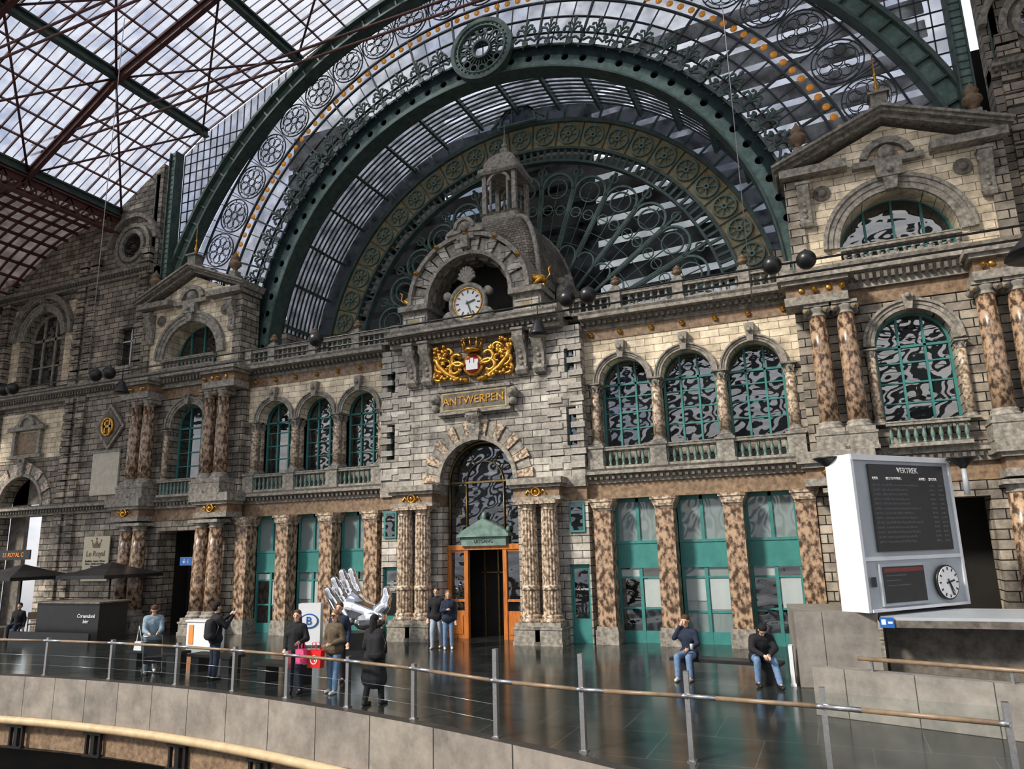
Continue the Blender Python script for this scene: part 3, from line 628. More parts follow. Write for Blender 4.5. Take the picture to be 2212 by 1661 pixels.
# ------------------------------------------------------------ great glazed end screen
CZ=11.15;YG=.7
def rout(a,R=16.6,cz=9.7):
    c,s=cos(a),sin(a);d=CZ-cz;B=s*d;return -B+sqrt(B*B-(d*d-R*R))
o=top(nxt(WN,'window'),(0,YG,CZ),'huge semicircular glazed end screen','window',kind=S)
g=M().use(RGL);A=[radians(-4+188*i/90) for i in range(91)]
for i in range(90):
    a,b_=A[i],A[i+1];g.add([(11*cos(a),0,11*sin(a)),(rout(a)*cos(a),0,rout(a)*sin(a)),(rout(b_)*cos(b_),0,rout(b_)*sin(b_)),(11*cos(b_),0,11*sin(b_))],[(0,1,2,3)])
mk('glass_pane',g,parent=o)
b=M().use(IRONM)
for i in range(63):
    a=radians(-3+186*i/62);big=i%3==0;w=.07 if big else .035
    b.bar((11.3*cos(a),0,11.3*sin(a)),(13.3*cos(a),0,13.3*sin(a)),w,w*1.5)
    if big: b.bar((13.3*cos(a),0,13.3*sin(a)),(13.85*cos(a),0,13.85*sin(a)),w,w)
    b.bar((15.55*cos(a),0,15.55*sin(a)),(rout(a)*cos(a),0,rout(a)*sin(a)),.03,.04)
for r,w in ((11.95,.04),(12.62,.04),(13.32,.07),(13.8,.07),(15.58,.05)): b.arc(0,0,r-w/2,r+w/2,radians(-4),radians(184),-.05,.05,90)
mk('glazing_bars',b,parent=o)
scr=o
b=M().use(IRONM)
def ring(r,cx,cz,w,n=24): b.tube([(cx+r*cos(2*pi*i/n),0,cz+r*sin(2*pi*i/n)) for i in range(n)],w,4,True)
ring(.8,0,0,.03);ring(.66,0,0,.018);ring(.17,0,0,.025,12)
for i in range(8):
    a=i*pi/4;ring(.2,.42*cos(a),.42*sin(a),.02,12)
    b.bar((.64*cos(a+.39),0,.64*sin(a+.39)),(.8*cos(a+.39),0,.8*sin(a+.39)),.03,.03)
for x in (-.84,.84): b.bar((x,0,-.84),(x,0,.84),.03,.04)
flm=mesh(b,'flower_tracery')
for i in range(27):
    a=radians(2+176*i/26);r=14.7
    mk('flower_tracery',flm,(r*cos(a),-.03,r*sin(a)),parent=scr,rot=(0,-a+pi/2,0))
am=mesh(M().use(AMB).lathe([(.115,-.02),(.13,0),(.115,.02)],(0,0,0),10,True,RX),'amber')
for i in range(92):
    a=radians(1+178*i/91);mk('amber_roundel',am,(13.56*cos(a),-.04,13.56*sin(a)),parent=scr)
b=M().use(IRONP).arc(0,9.7,16.55,17.2,radians(8),radians(172),.25,.5,80).use(IRON).arc(0,9.7,16.5,16.6,radians(8),radians(172),0,.6,80).arc(0,9.7,17.15,17.28,radians(8),radians(172),0,.6,80)
for i in range(56):
    a=radians(9+162*i/55);b.bar((16.55*cos(a),.2,9.7+16.55*sin(a)),(17.2*cos(a),.2,9.7+17.2*sin(a)),.08,.15)
mk('iron_arch',b,label='wide riveted pale green iron arch framing the glazed screen',cat='iron arch')
b=M().use(IRONP).holeband(0,11.15,10.6,11.42,radians(-3),radians(183),46,.15,.85,.95).use(IRON).arc(0,11.15,10.55,10.62,radians(-3),radians(183),.75,1.5,90).arc(0,11.15,11.4,11.48,radians(-3),radians(183),.65,1.3,90).use(BLK).arc(0,11.15,10.65,11.4,radians(-3),radians(183),1.15,1.2,60)  # black plate behind the holes paints the darkness seen through them
rib=mk('iron_arch',b,label='green iron arch pierced with a row of round holes',cat='iron arch')
b=M().use(IRON)
b.tube([(0,0,0),(0,0,.45),(0,0,.7)],.035,5).sph((0,0,.78),.07,7,1,.5,1.6).arc(0,0,.02,.12,0,2*pi,-.03,.03,8)
for s in (-1,1):
    b.tube([(0,0,.1),(s*.2,0,.16),(s*.38,0,.05),(s*.45,0,.15),(s*.36,0,.22)],.045,5)
    b.tube([(0,0,.3),(s*.14,0,.5),(s*.3,0,.52),(s*.34,0,.42)],.045,5);b.sph((s*.33,0,.4),.07,7,1,.5,1)
    b.tube([(0,0,.5),(s*.12,0,.66),(s*.2,0,.64)],.035,5);b.sph((s*.42,0,.2),.07,7,1,.5,1);b.sph((s*.2,0,.62),.06,7,1,.5,1)
f0=mk('iron_fleuron',b,(0,.95,0),label='dark green cast iron leaf crest on the arch',cat='ornament',group='iron leaf crests')
first=True
for i in range(37):
    a=radians(4+172*i/36)
    if abs(a-pi/2)<.13: continue
    L_=(11.48*cos(a),.55,11.15+11.48*sin(a));R_=(0,-a+pi/2,0)
    if first: f0.location=L_;f0.rotation_euler=R_;first=False
    else: dup(f0,L_,R_,(1.1,1,1.2))
b=M().use(IRON).arc(0,0,1.22,1.38,0,2*pi,-.15,.15,36).arc(0,0,.34,.43,0,2*pi,-.12,.12,24).use(IRONP).holeband(0,0,1.06,1.22,0,2*pi,32,.045,-.08,.05).use(IRON)
for i in range(14):
    a=2*pi*i/14;b.bar((.4*cos(a),0,.4*sin(a)),(1.06*cos(a),0,1.06*sin(a)),.035,.08);a+=pi/14;b.arc(.85*cos(a),.85*sin(a),.13,.18,0,2*pi,-.05,.05,12);b.bar((.43*cos(a),0,.43*sin(a)),(.68*cos(a),0,.68*sin(a)),.03,.06)
mk('rosette_medallion',b,(0,.6,22.85),label='large pierced green iron rosette crowning the arch',cat='ornament')
# ------------------------------------------------------------ glazed vault behind the rib
o=top('ceiling_vault',(0,0,11.15),'barrel vault of ribbed glass between two iron arches','glazed vault',kind=S)
g=M().use(RGLV)
for i in range(60):
    a,b_=radians(180*i/60),radians(180*(i+1)/60);g.add([(11.2*cos(a),1.3,11.2*sin(a)),(11.2*cos(b_),1.3,11.2*sin(b_)),(11.2*cos(b_),4.6,11.2*sin(b_)),(11.2*cos(a),4.6,11.2*sin(a))],[(0,1,2,3)])
mk('glass_pane',g,parent=o)
for i in range(17):
    a=radians(10*i+10);mk('beam',M().use(IRON).bar((11.05*cos(a),1.5,11.05*sin(a)),(11.05*cos(a),4.6,11.05*sin(a)),.12,.3,(cos(a),0,sin(a))),parent=o)
b=M().use(IRONM)
for j in range(11): b.arc(0,0,11.1,11.16,0,pi,1.55+j*.28,1.61+j*.28,60)
mk('slats',b,parent=o)
yb=4.6;o=top('wheel_arch',(0,yb,11.2),'brown panelled iron arch band with green edges','iron arch')
mk('panel_band',M().use(GOLDP).arc(0,0,9.05,10.3,radians(-3),radians(183),0,.2,80),parent=o)
b=M().use(IRON).arc(0,0,10.25,10.42,radians(-3),radians(183),-.15,.2,80).arc(0,0,8.97,9.09,radians(-3),radians(183),-.12,.2,80).arc(0,0,8.38,8.48,radians(-3),radians(183),-.12,.2,80)
for i in range(90):
    a=radians(-3+186*i/89);b.bar((8.45*cos(a),0,8.45*sin(a)),(9.0*cos(a),0,9.0*sin(a)),.11,.1)
for i in range(27):
    a=radians(1+178*i/26+3.4);b.bar((9.05*cos(a),-.03,9.05*sin(a)),(10.3*cos(a),-.03,10.3*sin(a)),.04,.06)
for i in range(40):
    a=radians(2+176*i/39);b.bar((10.4*cos(a),.1,10.4*sin(a)),(11.2*cos(a),.1,11.2*sin(a)),.08,.08)
mk('edge_ribs',b,parent=o)
mk('spandrel_glass',M().use(RGL).arc(0,0,10.42,11.25,0,pi,.12,.14,60),parent=o)
b=M().use(IRONP).arc(0,0,.4,.48,0,2*pi,-.06,.04,24).arc(0,0,.06,.13,0,2*pi,-.08,.04,10)
for i in range(8):
    a=i*pi/4;b.bar((.1*cos(a),-.02,.1*sin(a)),(.42*cos(a),-.02,.42*sin(a)),.04,.05)
wm=mesh(b,'iron_wheel')
for i in range(27):
    a=radians(1+178*i/26);mk('wheel_ornament',wm,(9.67*cos(a),-.05,9.67*sin(a)),parent=o,rot=(0,-a,0))
o=top(nxt(WN,'window'),(0,4.3,21.6),'small arched dormer window at the vault crown','window',kind=S)
mk('frame',M().use(IRONP).arc(0,0,.8,.9,0,pi,-.12,.05,20).box(-.9,.9,-.12,.05,-.08,0).box(-.3,-.26,-.06,.05,0,.75).box(.26,.3,-.06,.05,0,.75).poly([(-1.3,.0),(0,1.15),(1.3,0),(1.2,0),(0,1.05),(-1.2,0)],-.12,.05),parent=o)
mk('glass_pane',M().use(RGLV).arc(0,0,.01,.8,0,pi,0,.02,20),parent=o)
# fan window
o=top(nxt(WN,'window'),(0,5.0,11.2),'dark fan window with petal tracery','window',kind=S)
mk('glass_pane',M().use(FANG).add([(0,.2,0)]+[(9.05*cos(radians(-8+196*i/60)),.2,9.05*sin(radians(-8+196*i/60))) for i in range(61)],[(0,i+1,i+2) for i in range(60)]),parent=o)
b=M().use(IRONP);K=15
for i in range(K):
    a=pi*(i+.5)/K;px,pz=7.3*cos(a),7.3*sin(a)
    b.arc(px,pz,.66,.75,a-pi/2,a+pi/2,-.08,.08,14).arc(px,pz,.42,.47,0,2*pi,-.05,.05,20)
    for q in (-1,1):
        b.bar((px-q*.70*sin(a),0,pz+q*.70*cos(a)),(4.6*cos(a)-q*.42*sin(a),0,4.6*sin(a)+q*.42*cos(a)),.07,.1)
        qx,qz=6.3*cos(a)-q*.3*sin(a),6.3*sin(a)+q*.3*cos(a);b.arc(qx,qz,.2,.24,0,2*pi,-.04,.04,12)
    px,pz=4.4*cos(a),4.4*sin(a);b.arc(px,pz,.36,.42,a-pi/2,a+pi/2,-.05,.05,10)
    px,pz=8.1*cos(pi*i/K),8.1*sin(pi*i/K);b.arc(px,pz,.16,.21,0,2*pi,-.05,.05,12)
b.use(IRON)
for i in range(K+1):
    a=pi*i/K;b.bar((1.6*cos(a),0,1.6*sin(a)),(8.4*cos(a),0,8.4*sin(a)),.12,.16)
for i in range(K):
    a=pi*(i+.5)/K;b.bar((1.6*cos(a),0,1.6*sin(a)),(7.9*cos(a),0,7.9*sin(a)),.03,.06)
for r in (1.6,3.2): b.arc(0,0,r-.04,r+.04,0,pi,-.06,.06,50)
for r in (2.4,4.0,4.9,5.6,6.3,7.0,7.7): b.arc(0,0,r-.015,r+.015,0,pi,-.02,.02,50)
mk('tracery',b,parent=o)
# waiting hall roof seen through the fan window: dark shell with glazed slots
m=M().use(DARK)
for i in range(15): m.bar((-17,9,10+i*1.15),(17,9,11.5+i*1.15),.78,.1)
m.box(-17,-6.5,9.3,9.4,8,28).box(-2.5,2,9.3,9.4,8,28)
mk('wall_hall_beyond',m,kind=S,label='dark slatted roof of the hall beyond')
m=M().use(GREY).box(-11.4,-10.2,1.5,4.6,10.6,12.5).box(10.2,11.4,1.5,4.6,10.6,12.5);mk('wall_recess',m,kind=S)
# ------------------------------------------------------------ spandrel glazing and posts
RP=[(-19.5,19.8),(-14.5,23.0),(-9,25.2),(-3,27.3),(3,27.3),(9,25.2),(14.5,23),(19.5,19.8)]
def rz(x):
    for (a,b),(c,d) in zip(RP,RP[1:]):
        if a<=x<=c: return b+(d-b)*(x-a)/(c-a)
    return 19.8
o=top(nxt(WN,'window'),(0,.45,0),'lattice glazing between arch and roof','window',kind=S)
g=M().use(RGL);b=M().use(IRONM);xs2=[-16+i*.4 for i in range(81)]
def zl(x): return 9.7+sqrt(max(0,17.2**2-x*x))
for a,c in zip(xs2,xs2[1:]): g.add([(a,0,zl(a)),(c,0,zl(c)),(c,0,rz(c)),(a,0,rz(a))],[(0,1,2,3)])
for x in xs2:
    if rz(x)-zl(x)>.1: b.bar((x,0,zl(x)),(x,0,rz(x)),.035,.05)
for k2 in range(14):
    z=16+k2*.5
    for s in (-1,1):
        xi=sqrt(max(0,17.2**2-(z-9.7)**2)) if z<26.8 else 0
        if xi<16: b.bar((s*16,0,z),(s*xi,0,z),.035,.05)
mk('glass_pane',g,parent=o);mk('glazing_bars',b,parent=o)
for s in (-1,1):
    b=M().use(IRONP).box(-.16,.16,-.2,.2,10.8,rz(16)-.1).use(IRON)
    for x in (-.2,.16): b.box(x,x+.05,-.3,.2,10.8,rz(16)-.1)
    for i in range(44): b.box(-.16,.16,-.23,-.2,11+i*.25,11.03+i*.25)
    mk('iron_post',b,(s*16.1,.1,0),label='riveted green iron post beside the stone tower',cat='iron post',group='iron posts')
    b=M().use(IRONP).box(-.09,.09,-.2,.2,10.8,21).use(IRON).box(-.13,-.09,-.25,.2,10.8,21)
    mk('iron_post',b,(s*17.0,.1,0),label='slim green iron post beside the stone tower',cat='iron post',group='iron posts')
# ------------------------------------------------------------ far walls
def aisle(x):
    x=abs(x);return 19.4 if x<20 else 11+8.6*sqrt(max(0,1-((x-20)/9.5)**2))*1.0
for s in (-1,1):
    m=M().use(GREY)
    def wx(a,b): return (min(s*a,s*b),max(s*a,s*b))
    x0,x1=wx(16.7,21.2)
    m.wall(x0,x1,0,11.0,-.2,.5,[])
    m.wall(x0,x1,11.0,16.2,-.2,.5,[(s*18.1,.55,11.6,13.4,False)])
    m.box(x0,x1,-.1,.5,16.2,19.2)
    m.poly([(s*16.7,19.2),(s*21.2,19.2),(s*21.0,19.3),(s*19.5,19.8),(s*16.7,21.5)],-.1,.5)
    x0,x1=wx(21.2,31)
    m.wall(x0,x1,0,7.6,0,.6,[(s*24.5,1.6,0,5.3,True)])
    m.wall(x0,x1,7.6,16.0,0,.6,[(s*24.3,1.35,11.0,13.8,True)])
    P=[(s*21.2,16),(s*31,16)]
    q=[(s*x,max(16,aisle(x))) for x in [21.2+i*.5 for i in range(20)]]
    m.poly([P[1]]+[P[0]]+q,0,.6)
    for xx in (17.2,20.6,21.4,27.0):
        for k3 in range(44):
            if k3*.4<17: m.box(s*xx-.28,s*xx+.28,-.34,0,.1+k3*.4,.42+k3*.4)
    m.use(CREAM).box(*wx(22.0,22.6),-.04,0,11.2,15.5).box(*wx(26.0,26.6),-.04,0,11.2,15.5).box(*wx(22,26.6),-.04,0,7.7,10.0)
    mk('wall_left' if s<0 else 'wall_right',m,kind=S)
    x0,x1=wx(16.7,31)
    for z0,z1,pr in ((4.95,5.4,.35),(10.3,10.9,.4),(15.9,16.3,.25)): cornice(x0,x1,-.25,z0,z1,pr,True)
    m=M().use(DARK).box(x0,x1,1.5,1.6,7.5,18);mk('wall_inner',m,kind=S)
    o2=top(nxt(WN,'window'),(s*18.25,-.15,17.5),'round oculus window in a moulded stone ring','window',kind=S)
    mk('surround',M().use(TRIM).arc(0,0,.62,.82,0,2*pi,-.15,.1,32).arc(0,0,.95,1.15,0,2*pi,-.12,.1,32).use(TRIMD).arc(0,0,.82,.95,0,2*pi,-.06,.1,32).use(TRIM).arc(0,0,1.45,1.65,.1,pi-.1,-.2,.1,24),parent=o2)
    mk('glass_pane',M().use(GLASS).arc(0,0,.01,.62,0,2*pi,-.02,0,24),parent=o2)
    o2=top(nxt(WN,'window'),(s*18.1,.1,11.6),'tall dark rectangular window','window',kind=S)
    mk('glass_pane',M().use(GLASS).box(-.55,.55,0,.03,0,1.8),parent=o2);mk('frame',M().use(WHITE).box(-.03,.03,-.04,0,0,1.8).box(-.55,.55,-.04,0,1.2,1.26),parent=o2)
    archiv(s*24.5,5.3,1.6,2.25,-.05,'large rusticated ground floor arch',True,15,kh=.2,kw=.2)
    archiv(s*24.3,13.8,1.35,1.75,-.05,'moulded arch around the upper side window',True,kh=.2)
    archiv(s*24.3,13.8,2.0,2.3,-.15,'outer relieving arch moulding',False)
    archwin(s*24.3,1.35,11.0,13.8,.4,2,(.5,),TRIM,GLASS,.14,'stone mullioned arched window')
    balus(s*24.3-1.5,s*24.3+1.5,-.35,10.6,'small stone balcony balustrade',.55,.2)
    b=M().use(TRIM).poly([(-1.2,.85),(1.2,.85),(0,1.5)],-.2,0).box(-1.3,1.3,-.3,0,.7,.88).box(-1.0,-.8,-.2,0,-.5,.7).box(.8,1.0,-.2,0,-.5,.7).box(-1.2,1.2,-.25,0,-.65,-.5).arc(0,.9,.4,.6,0,pi,-.3,0,14).use(BRN).box(-.8,.8,-.08,0,-.4,.6)
    mk('pedimented_panel',b,(s*24.4,-.02,8.4),label='pedimented stone panel above the arch',cat='wall panel')
o=top('diamond_plaque',(-18.5,-.25,8.75),'diamond shaped stone plaque with gilded monogram','plaque')
mk('slab',M().use(TRIM).poly([(0,-1.05),(.95,0),(0,1.05),(-.95,0)],-.12,0).use(TRIMD).poly([(0,-.85),(.76,0),(0,.85),(-.76,0)],-.16,-.1),parent=o)
mk('monogram',M().use(GOLD).tube([(.34*cos(t*pi/8),-.2,.4*sin(t*pi/8)) for t in range(16)],.06,6,True).box(-.2,-.12,-.22,-.16,-.3,.3).box(.1,.18,-.22,-.16,-.3,.3).box(-.2,.18,-.22,-.16,-.05,.05).box(-.2,.05,-.22,-.16,.22,.3),parent=o)
TABL=mat('tablet_stone',(.60,.55,.45),(.45,.41,.33),5,.6)
mk('marble_tablet',M().use(TABL).box(-.85,.85,-.08,0,-.95,.95).use(TRIM).box(-.95,.95,-.12,0,.95,1.05),(-18.6,-.22,6.65),label='pale stone inscription tablet on grey wall',cat='tablet')
SGN=mat('cream_sign',(.66,.60,.44),(.60,.54,.38),3,.5)
o=top('restaurant_sign',(-18.6,-.3,2.95),'cream restaurant sign board with crown and dark lettering','sign')
mk('board',M().use(SGN).box(-.8,.8,-.05,0,-.95,.95),parent=o)
text('Le Royal',.34,(0,-.06,.2),BRN,o);text('Breakfast - Lunch - Dinner\nBeers - Drinks and wines\nAfternoons\nHigh tea - Pastry',.115,(0,-.06,-.28),BLK,o)
mk('crown_mark',M().use(BRN).poly([(-.22,.45),(.22,.45),(.3,.75),(.12,.6),(0,.82),(-.12,.6),(-.3,.75)],-.06,-.05).sph((0,-.06,.85),.04,6).sph((-.3,-.06,.78),.03,6).sph((.3,-.06,.78),.03,6),parent=o)
o=top('cafe_fascia_sign',(-24.3,-.25,3.2),'dark fascia board with orange letters','sign')
mk('board',M().use(BLK).box(-1.3,1.3,-.06,0,-.22,.22),parent=o)
ORG=mat('orange_letters',(.85,.27,.04),(.8,.25,.03),3,.5,emis=.2);text('LE ROYAL C',.27,(.15,-.07,0),ORG,o)
m=M().use(TRIMD).box(-26.2,-25.1,.7,.9,0,7.4).box(-23.6,-22.6,.7,.9,0,7.4).box(-26.2,-22.6,.7,.9,5.6,7.4);mk('wall_passage',m,kind=S)  # dark blocks added inside the arch so only a bright slot shows
b=M().use(BLN).box(-32,-22,7,7.2,2.4,5.0).use(BRN).box(-32,-22,6.9,7.2,0,2.4).use(IRONM)
for i in range(12):
    x=-31.5+i*.8
    for z in (2.8,3.9): b.box(x-.2,x+.2,6.95,7,z,z+.8)
mk('townhouse_facade',b.use(RED).poly([(-32,5.0),(-22,5.0),(-23.5,6.2),(-30.5,6.2)],7,7.2),label='pale townhouse facade seen through the station arch',cat='building')
# ------------------------------------------------------------ roof
Y0,Y1=.3,-16.5
o=top('ceiling',(0,0,0),'glazed train shed roof','roof',kind=S)
g=M().use(RGL);b=M().use(RED)
for (a,za),(c,zc) in zip(RP,RP[1:]):
    g.add([(a,Y0,za),(c,Y0,zc),(c,Y1,zc),(a,Y1,za)],[(0,1,2,3)])
    nrm=Vector((-(zc-za),0,c-a)).normalized()
    y=Y0
    k4=0
    while y>Y1:
        w=.018 if k4%2 else .05;b.bar((a,y,za-.05),(c,y,zc-.05),w,.05 if k4%2 else .1,nrm);y-=.38;k4+=1
    for t in range(1,5):
        x=a+(c-a)*t/5;z=za+(zc-za)*t/5;b.bar((x,Y0,z-.08),(x,Y1,z-.08),.06,.12,nrm)
mk('glass_pane',g,parent=o);mk('glazing_bars',b,parent=o)
for x,z in RP:
    b=M().use(IRON).bar((x,Y0,z-.1),(x,Y1,z-.1),.30,.08,(0,0,1)).bar((x,Y0,z-.45),(x,Y1,z-.45),.30,.06,(0,0,1)).bar((x,Y0,z-.3),(x,Y1,z-.3),.08,.35,(0,0,1))
    mk('roof_purlin',b,label='long green iron roof purlin',cat='roof beam',group='roof purlins')
YR_=[-4.65*i for i in range(1,4)]
for y in YR_:
    b=M().use(RED)
    for (a,za),(c,zc) in zip(RP,RP[1:]):
        nrm=Vector((-(zc-za),0,c-a)).normalized()
        b.bar((a,y,za-.3),(c,y,zc-.3),.2,.05,nrm).bar((a,y,za-.5),(c,y,zc-.5),.05,.4,nrm).bar((a,y,za-.7),(c,y,zc-.7),.2,.05,nrm)
    mk('roof_rib',b,label='red-brown iron roof rib spanning the hall',cat='roof rib',group='roof ribs')
    for dz in (0,.5):
        mk('tie_rod',M().use(RED).cyl((-19.5,y,20.3+dz),(19.5,y,20.3+dz),.05,n=6),label='thin iron tie rod across the hall',cat='tie rod',group='tie rods')
b=M().use(RED)
for j,y in enumerate([0]+YR_):
    for (a,za),(c,zc) in list(zip(RP,RP[1:])):
        y2=max(Y1,y-4.65);b.cyl((a,y,za-.4),(c,y2,zc-.4),.05,n=5).cyl((c,y,zc-.4),(a,y2,za-.4),.05,n=5)
mk('roof_bracing',b,label='crossed red-brown bracing rods under the roof glass',cat='roof bracing',kind='stuff')
for s in (-1,1):
    b=M().use(RED).bar((s*19.5,Y0,19.2),(s*19.5,Y1,19.2),.3,.08,(0,0,1)).bar((s*19.5,Y0,18.4),(s*19.5,Y1,18.4),.3,.08,(0,0,1))
    y=Y0;u_=0
    while y>Y1+.5:
        b.bar((s*19.5,y,18.4 if u_%2 else 19.2),(s*19.5,y-.5,19.2 if u_%2 else 18.4),.06,.06,(1,0,0));b.bar((s*19.5,y,18.4),(s*19.5,y,19.2),.05,.05,(1,0,0));y-=.5;u_+=1
    b.box(s*19.5-.03,s*19.5+.03,Y1,Y0,18.9,19.2)
    mk('lattice_girder',b,label='red-brown riveted lattice girder along the roof edge',cat='girder',group='lattice girders')
    g=M().use(RGLD);b=M().use(RED);xs4=[19.6+i*.75 for i in range(14)]
    pr=[(s*x,aisle(x)-.1) for x in xs4]
    for (a,za),(c,zc) in zip(pr,pr[1:]):
        g.add([(a,Y0,za),(c,Y0,zc),(c,Y1,zc),(a,Y1,za)],[(0,1,2,3)])
        nrm=Vector((-(zc-za),0,c-a)).normalized();b.bar((a,Y0,za-.1),(a,Y1,za-.1),.10,.15,nrm)
        y=Y0
        while y>Y1: b.bar((a,y,za-.06),(c,y,zc-.06),.09,.1,nrm);y-=.55
    for y in YR_: b.tube([(x,y,z-.4) for x,z in pr],.14,4)
    q=top('ceiling_aisle',(0,0,0),'darker glazed aisle roof with red-brown lattice','roof',kind=S)
    mk('glass_pane',g,parent=q);mk('glazing_bars',b,parent=q)
# ------------------------------------------------------------ cables and lamps
for dz,dy in ((0,0),(-.28,.15)):
    mk('suspension_cable',M().use(BLK).cyl((-28,-4+dy,9.95+dz),(19,-4+dy,9.95+dz),.03,n=6),label='thin black lamp cable strung across the hall',cat='cable',group='lamp cables')
sl=top('globe_lamp',(11.17,-4,9.95),'black globe spotlight hanging on the cable','lamp','globe lamps')
mk('lamp_shade',M().use(BLK).sph((0,-.05,0),.25,18).cyl((0,0,.2),(0,0,.3),.03),parent=sl);mk('lens',M().use(BLK).lathe([(.12,.0),(.1,.03)],(0,-.2,-.1),12,True,Matrix.Rotation(pi/2+.5,3,'X')),parent=sl)
for x in (10.34,5.35,4.72,-4.17,-14.0,-14.76,-19.7,-20.3): dup(sl,(x,-4,9.95))
pl=top('pendant_lamp',(3.78,-4,9.0),'dark metal bell-shaped pendant lamp','lamp','pendant lamps')
mk('lamp_shade',M().use(BLK).lathe([(.3,0),(.27,.08),(.16,.28),(.12,.42),(.04,.48)],n=18),parent=pl);mk('cord',M().use(BLK).cyl((0,0,.45),(0,0,.95),.02,n=6),parent=pl)
dup(pl,(-13.3,-4,9.1));dup(pl,(14.75,-9.4,7.45),scale=(2,2,1.1))
for (x,y) in ((-12.5,-6),(9.7,-3)): mk('steel_wire',M().use(STEEL).cyl((x,y,9.5),(x,y,26),.015,n=5),label='thin vertical steel wire hanging from the roof',cat='wire',group='hanging wires')
# ------------------------------------------------------------ railing
WR=mat('handrail_wood',(.28,.20,.13),(.18,.13,.085),6,.4)
PP=[(x,ey(x)+.04,.95) for x in (-13.2,-10.9,-8.5,-6.1,-3.7,-1.7,0.05,1.9,3.7)]+[(5.7,-11.55,1.36),(7.3,-11.9,1.38),(8.9,-11.95,1.2),(10.7,-12.15,1.1),(12.68,-12.55,1.1)]
for x,y,h in PP:
    o=top('railing_post',(x,y,0),'flat stainless steel railing post','railing post','railing posts')
    mk('post_plate',M().use(STEEL).box(-.035,.035,-.05,.05,0,h).box(-.06,.06,-.07,.07,0,.02),parent=o)
    mk('bracket',M().use(STEEL).cyl((0,0,.78),(0,-.06,.86),.015,n=6),parent=o)
for (x0,y0,h0),(x1,y1,h1) in zip(PP,PP[1:]):
    o=top('handrail',((x0+x1)/2,(y0+y1)/2-.05,.87),'round wooden handrail with steel sleeves','handrail','handrail sections')
    d=Vector((x1-x0,y1-y0,0))/2
    mk('rail',M().use(WR).cyl(-d*.55,d*.96,.032,n=10),parent=o);mk('sleeve',M().use(STEEL).cyl(-d,-d*.55,.034,n=10),parent=o);mk('sleeve',M().use(STEEL).cyl(d*.9,d,.034,n=10),parent=o)
    h=min(h0,h1)-.06
    p=top('glass_panel',((x0+x1)/2,(y0+y1)/2,0),'clear glass balustrade panel between steel posts','glass panel','balustrade glass panels')
    a=-d*.97;c_=d*.97;mk('pane',M().use(CLEAR).add([(a.x,a.y,.08),(c_.x,c_.y,.08),(c_.x,c_.y,h),(a.x,a.y,h)],[(0,1,2,3)]),parent=p)
    if x0<4:
        for z in (.25,.5): mk('wire',M().use(STEEL).cyl((a.x,a.y-.03,z),(c_.x,c_.y-.03,z),.004,n=4),parent=p)
# ------------------------------------------------------------ departure board
o=top('departure_board',(11.56,-6,1.5),'large light grey double-sided departure board with black display and clock','departure board',rot=(0,0,radians(50)))
W_,D_,H_=3.22,.58,3.25
b=M().use(LGREY).box(0,W_,0,D_,0,H_).use(WHITE).box(-.04,W_+.04,-.05,D_+.04,H_-.12,H_).box(0,W_,-.03,0,1.02,1.1).box(-.06,.02,-.04,D_+.04,0,H_).box(W_-.02,W_+.06,-.04,D_+.04,0,H_)
b.box(.05,W_-.05,-.06,0,0,.06);mk('casing',b,parent=o)
mk('display',M().use(BLK).box(.45,2.95,-.06,-.02,1.2,3.05),parent=o)
text('VERTREK',.17,(1.7,-.07,2.92),LETW,o);text('UUR           BESTEMMING                         AARD     SPOOR',.085,(1.6,-.07,2.74),LETW,o)
DIM=mat('dim_display_text',(.11,.11,.12),(.07,.07,.075),30,.5)
b=M().use(DIM)
for r in range(13):
    z=2.58-r*.1
    for x0,x1 in ((.52,.72),(.8,1.0+random.uniform(.5,1.0)),(2.4,2.55),(2.7,2.85)):
        x=x0
        while x<x1: b.box(x,x+.03,-.065,-.06,z,z+.045*random.choice((.7,1)));x+=.045
mk('display_rows',b,parent=o,kind='stuff')
mk('monitor',M().use(LGREY).box(.40,1.85,-.06,0,.1,.95).use(BLK).box(.46,1.79,-.07,-.05,.16,.89),parent=o)
RDS=mat('monitor_header',(.20,.03,.025),(.16,.02,.02),3,.4);mk('monitor_text',M().use(RDS).box(.50,1.75,-.075,-.07,.78,.86).use(DIM).box(.55,1.2,-.075,-.07,.7,.72).box(.55,1.0,-.075,-.07,.6,.62).box(.55,1.3,-.075,-.07,.5,.52),parent=o)
k=top('board_clock',(2.5,-.06,.5),None,None,parent=o);mk('rim',M().use(BLK).lathe([(.37,-.02),(.37,.05)],(0,0,0),28,True,RX),parent=k);mk('face',M().use(LETW).lathe([(.34,0),(.34,.06)],(0,0,0),28,False,RX),parent=k)
b=M().use(BLK)
for i in range(12):
    a=i*pi/6;b.bar((.26*sin(a),-.065,.26*cos(a)),(.32*sin(a),-.065,.32*cos(a)),.03,.01)
mk('hour_marks',b,parent=k);hand(78,.2,.035,k,-.07);hand(160,.29,.025,k,-.08);hand(150,.24,.012,k,-.09)
mk('vent_grille',M().use(BLK).box(.12,.26,-.055,-.05,.5,.7),parent=o)
for (x,y,z0,h) in ((11.13,-5.6,1.5,4.5),(13.95,-3.65,3.9,4.5)):
    o=top('uplighter_lamp',(x,y,z0),'grey uplighter lamp with inverted dark cone shade','lamp','uplighters')
    mk('pole',M().use(LGREY).cyl((0,0,0),(0,0,h-z0),.07,.05,12),parent=o);mk('lamp_shade',M().use(BLK).lathe([(.07,h-z0),(.09,h-z0+.04),(.29,h-z0+.2),(.33,h-z0+.22),(.31,h-z0+.24)],n=20),parent=o)
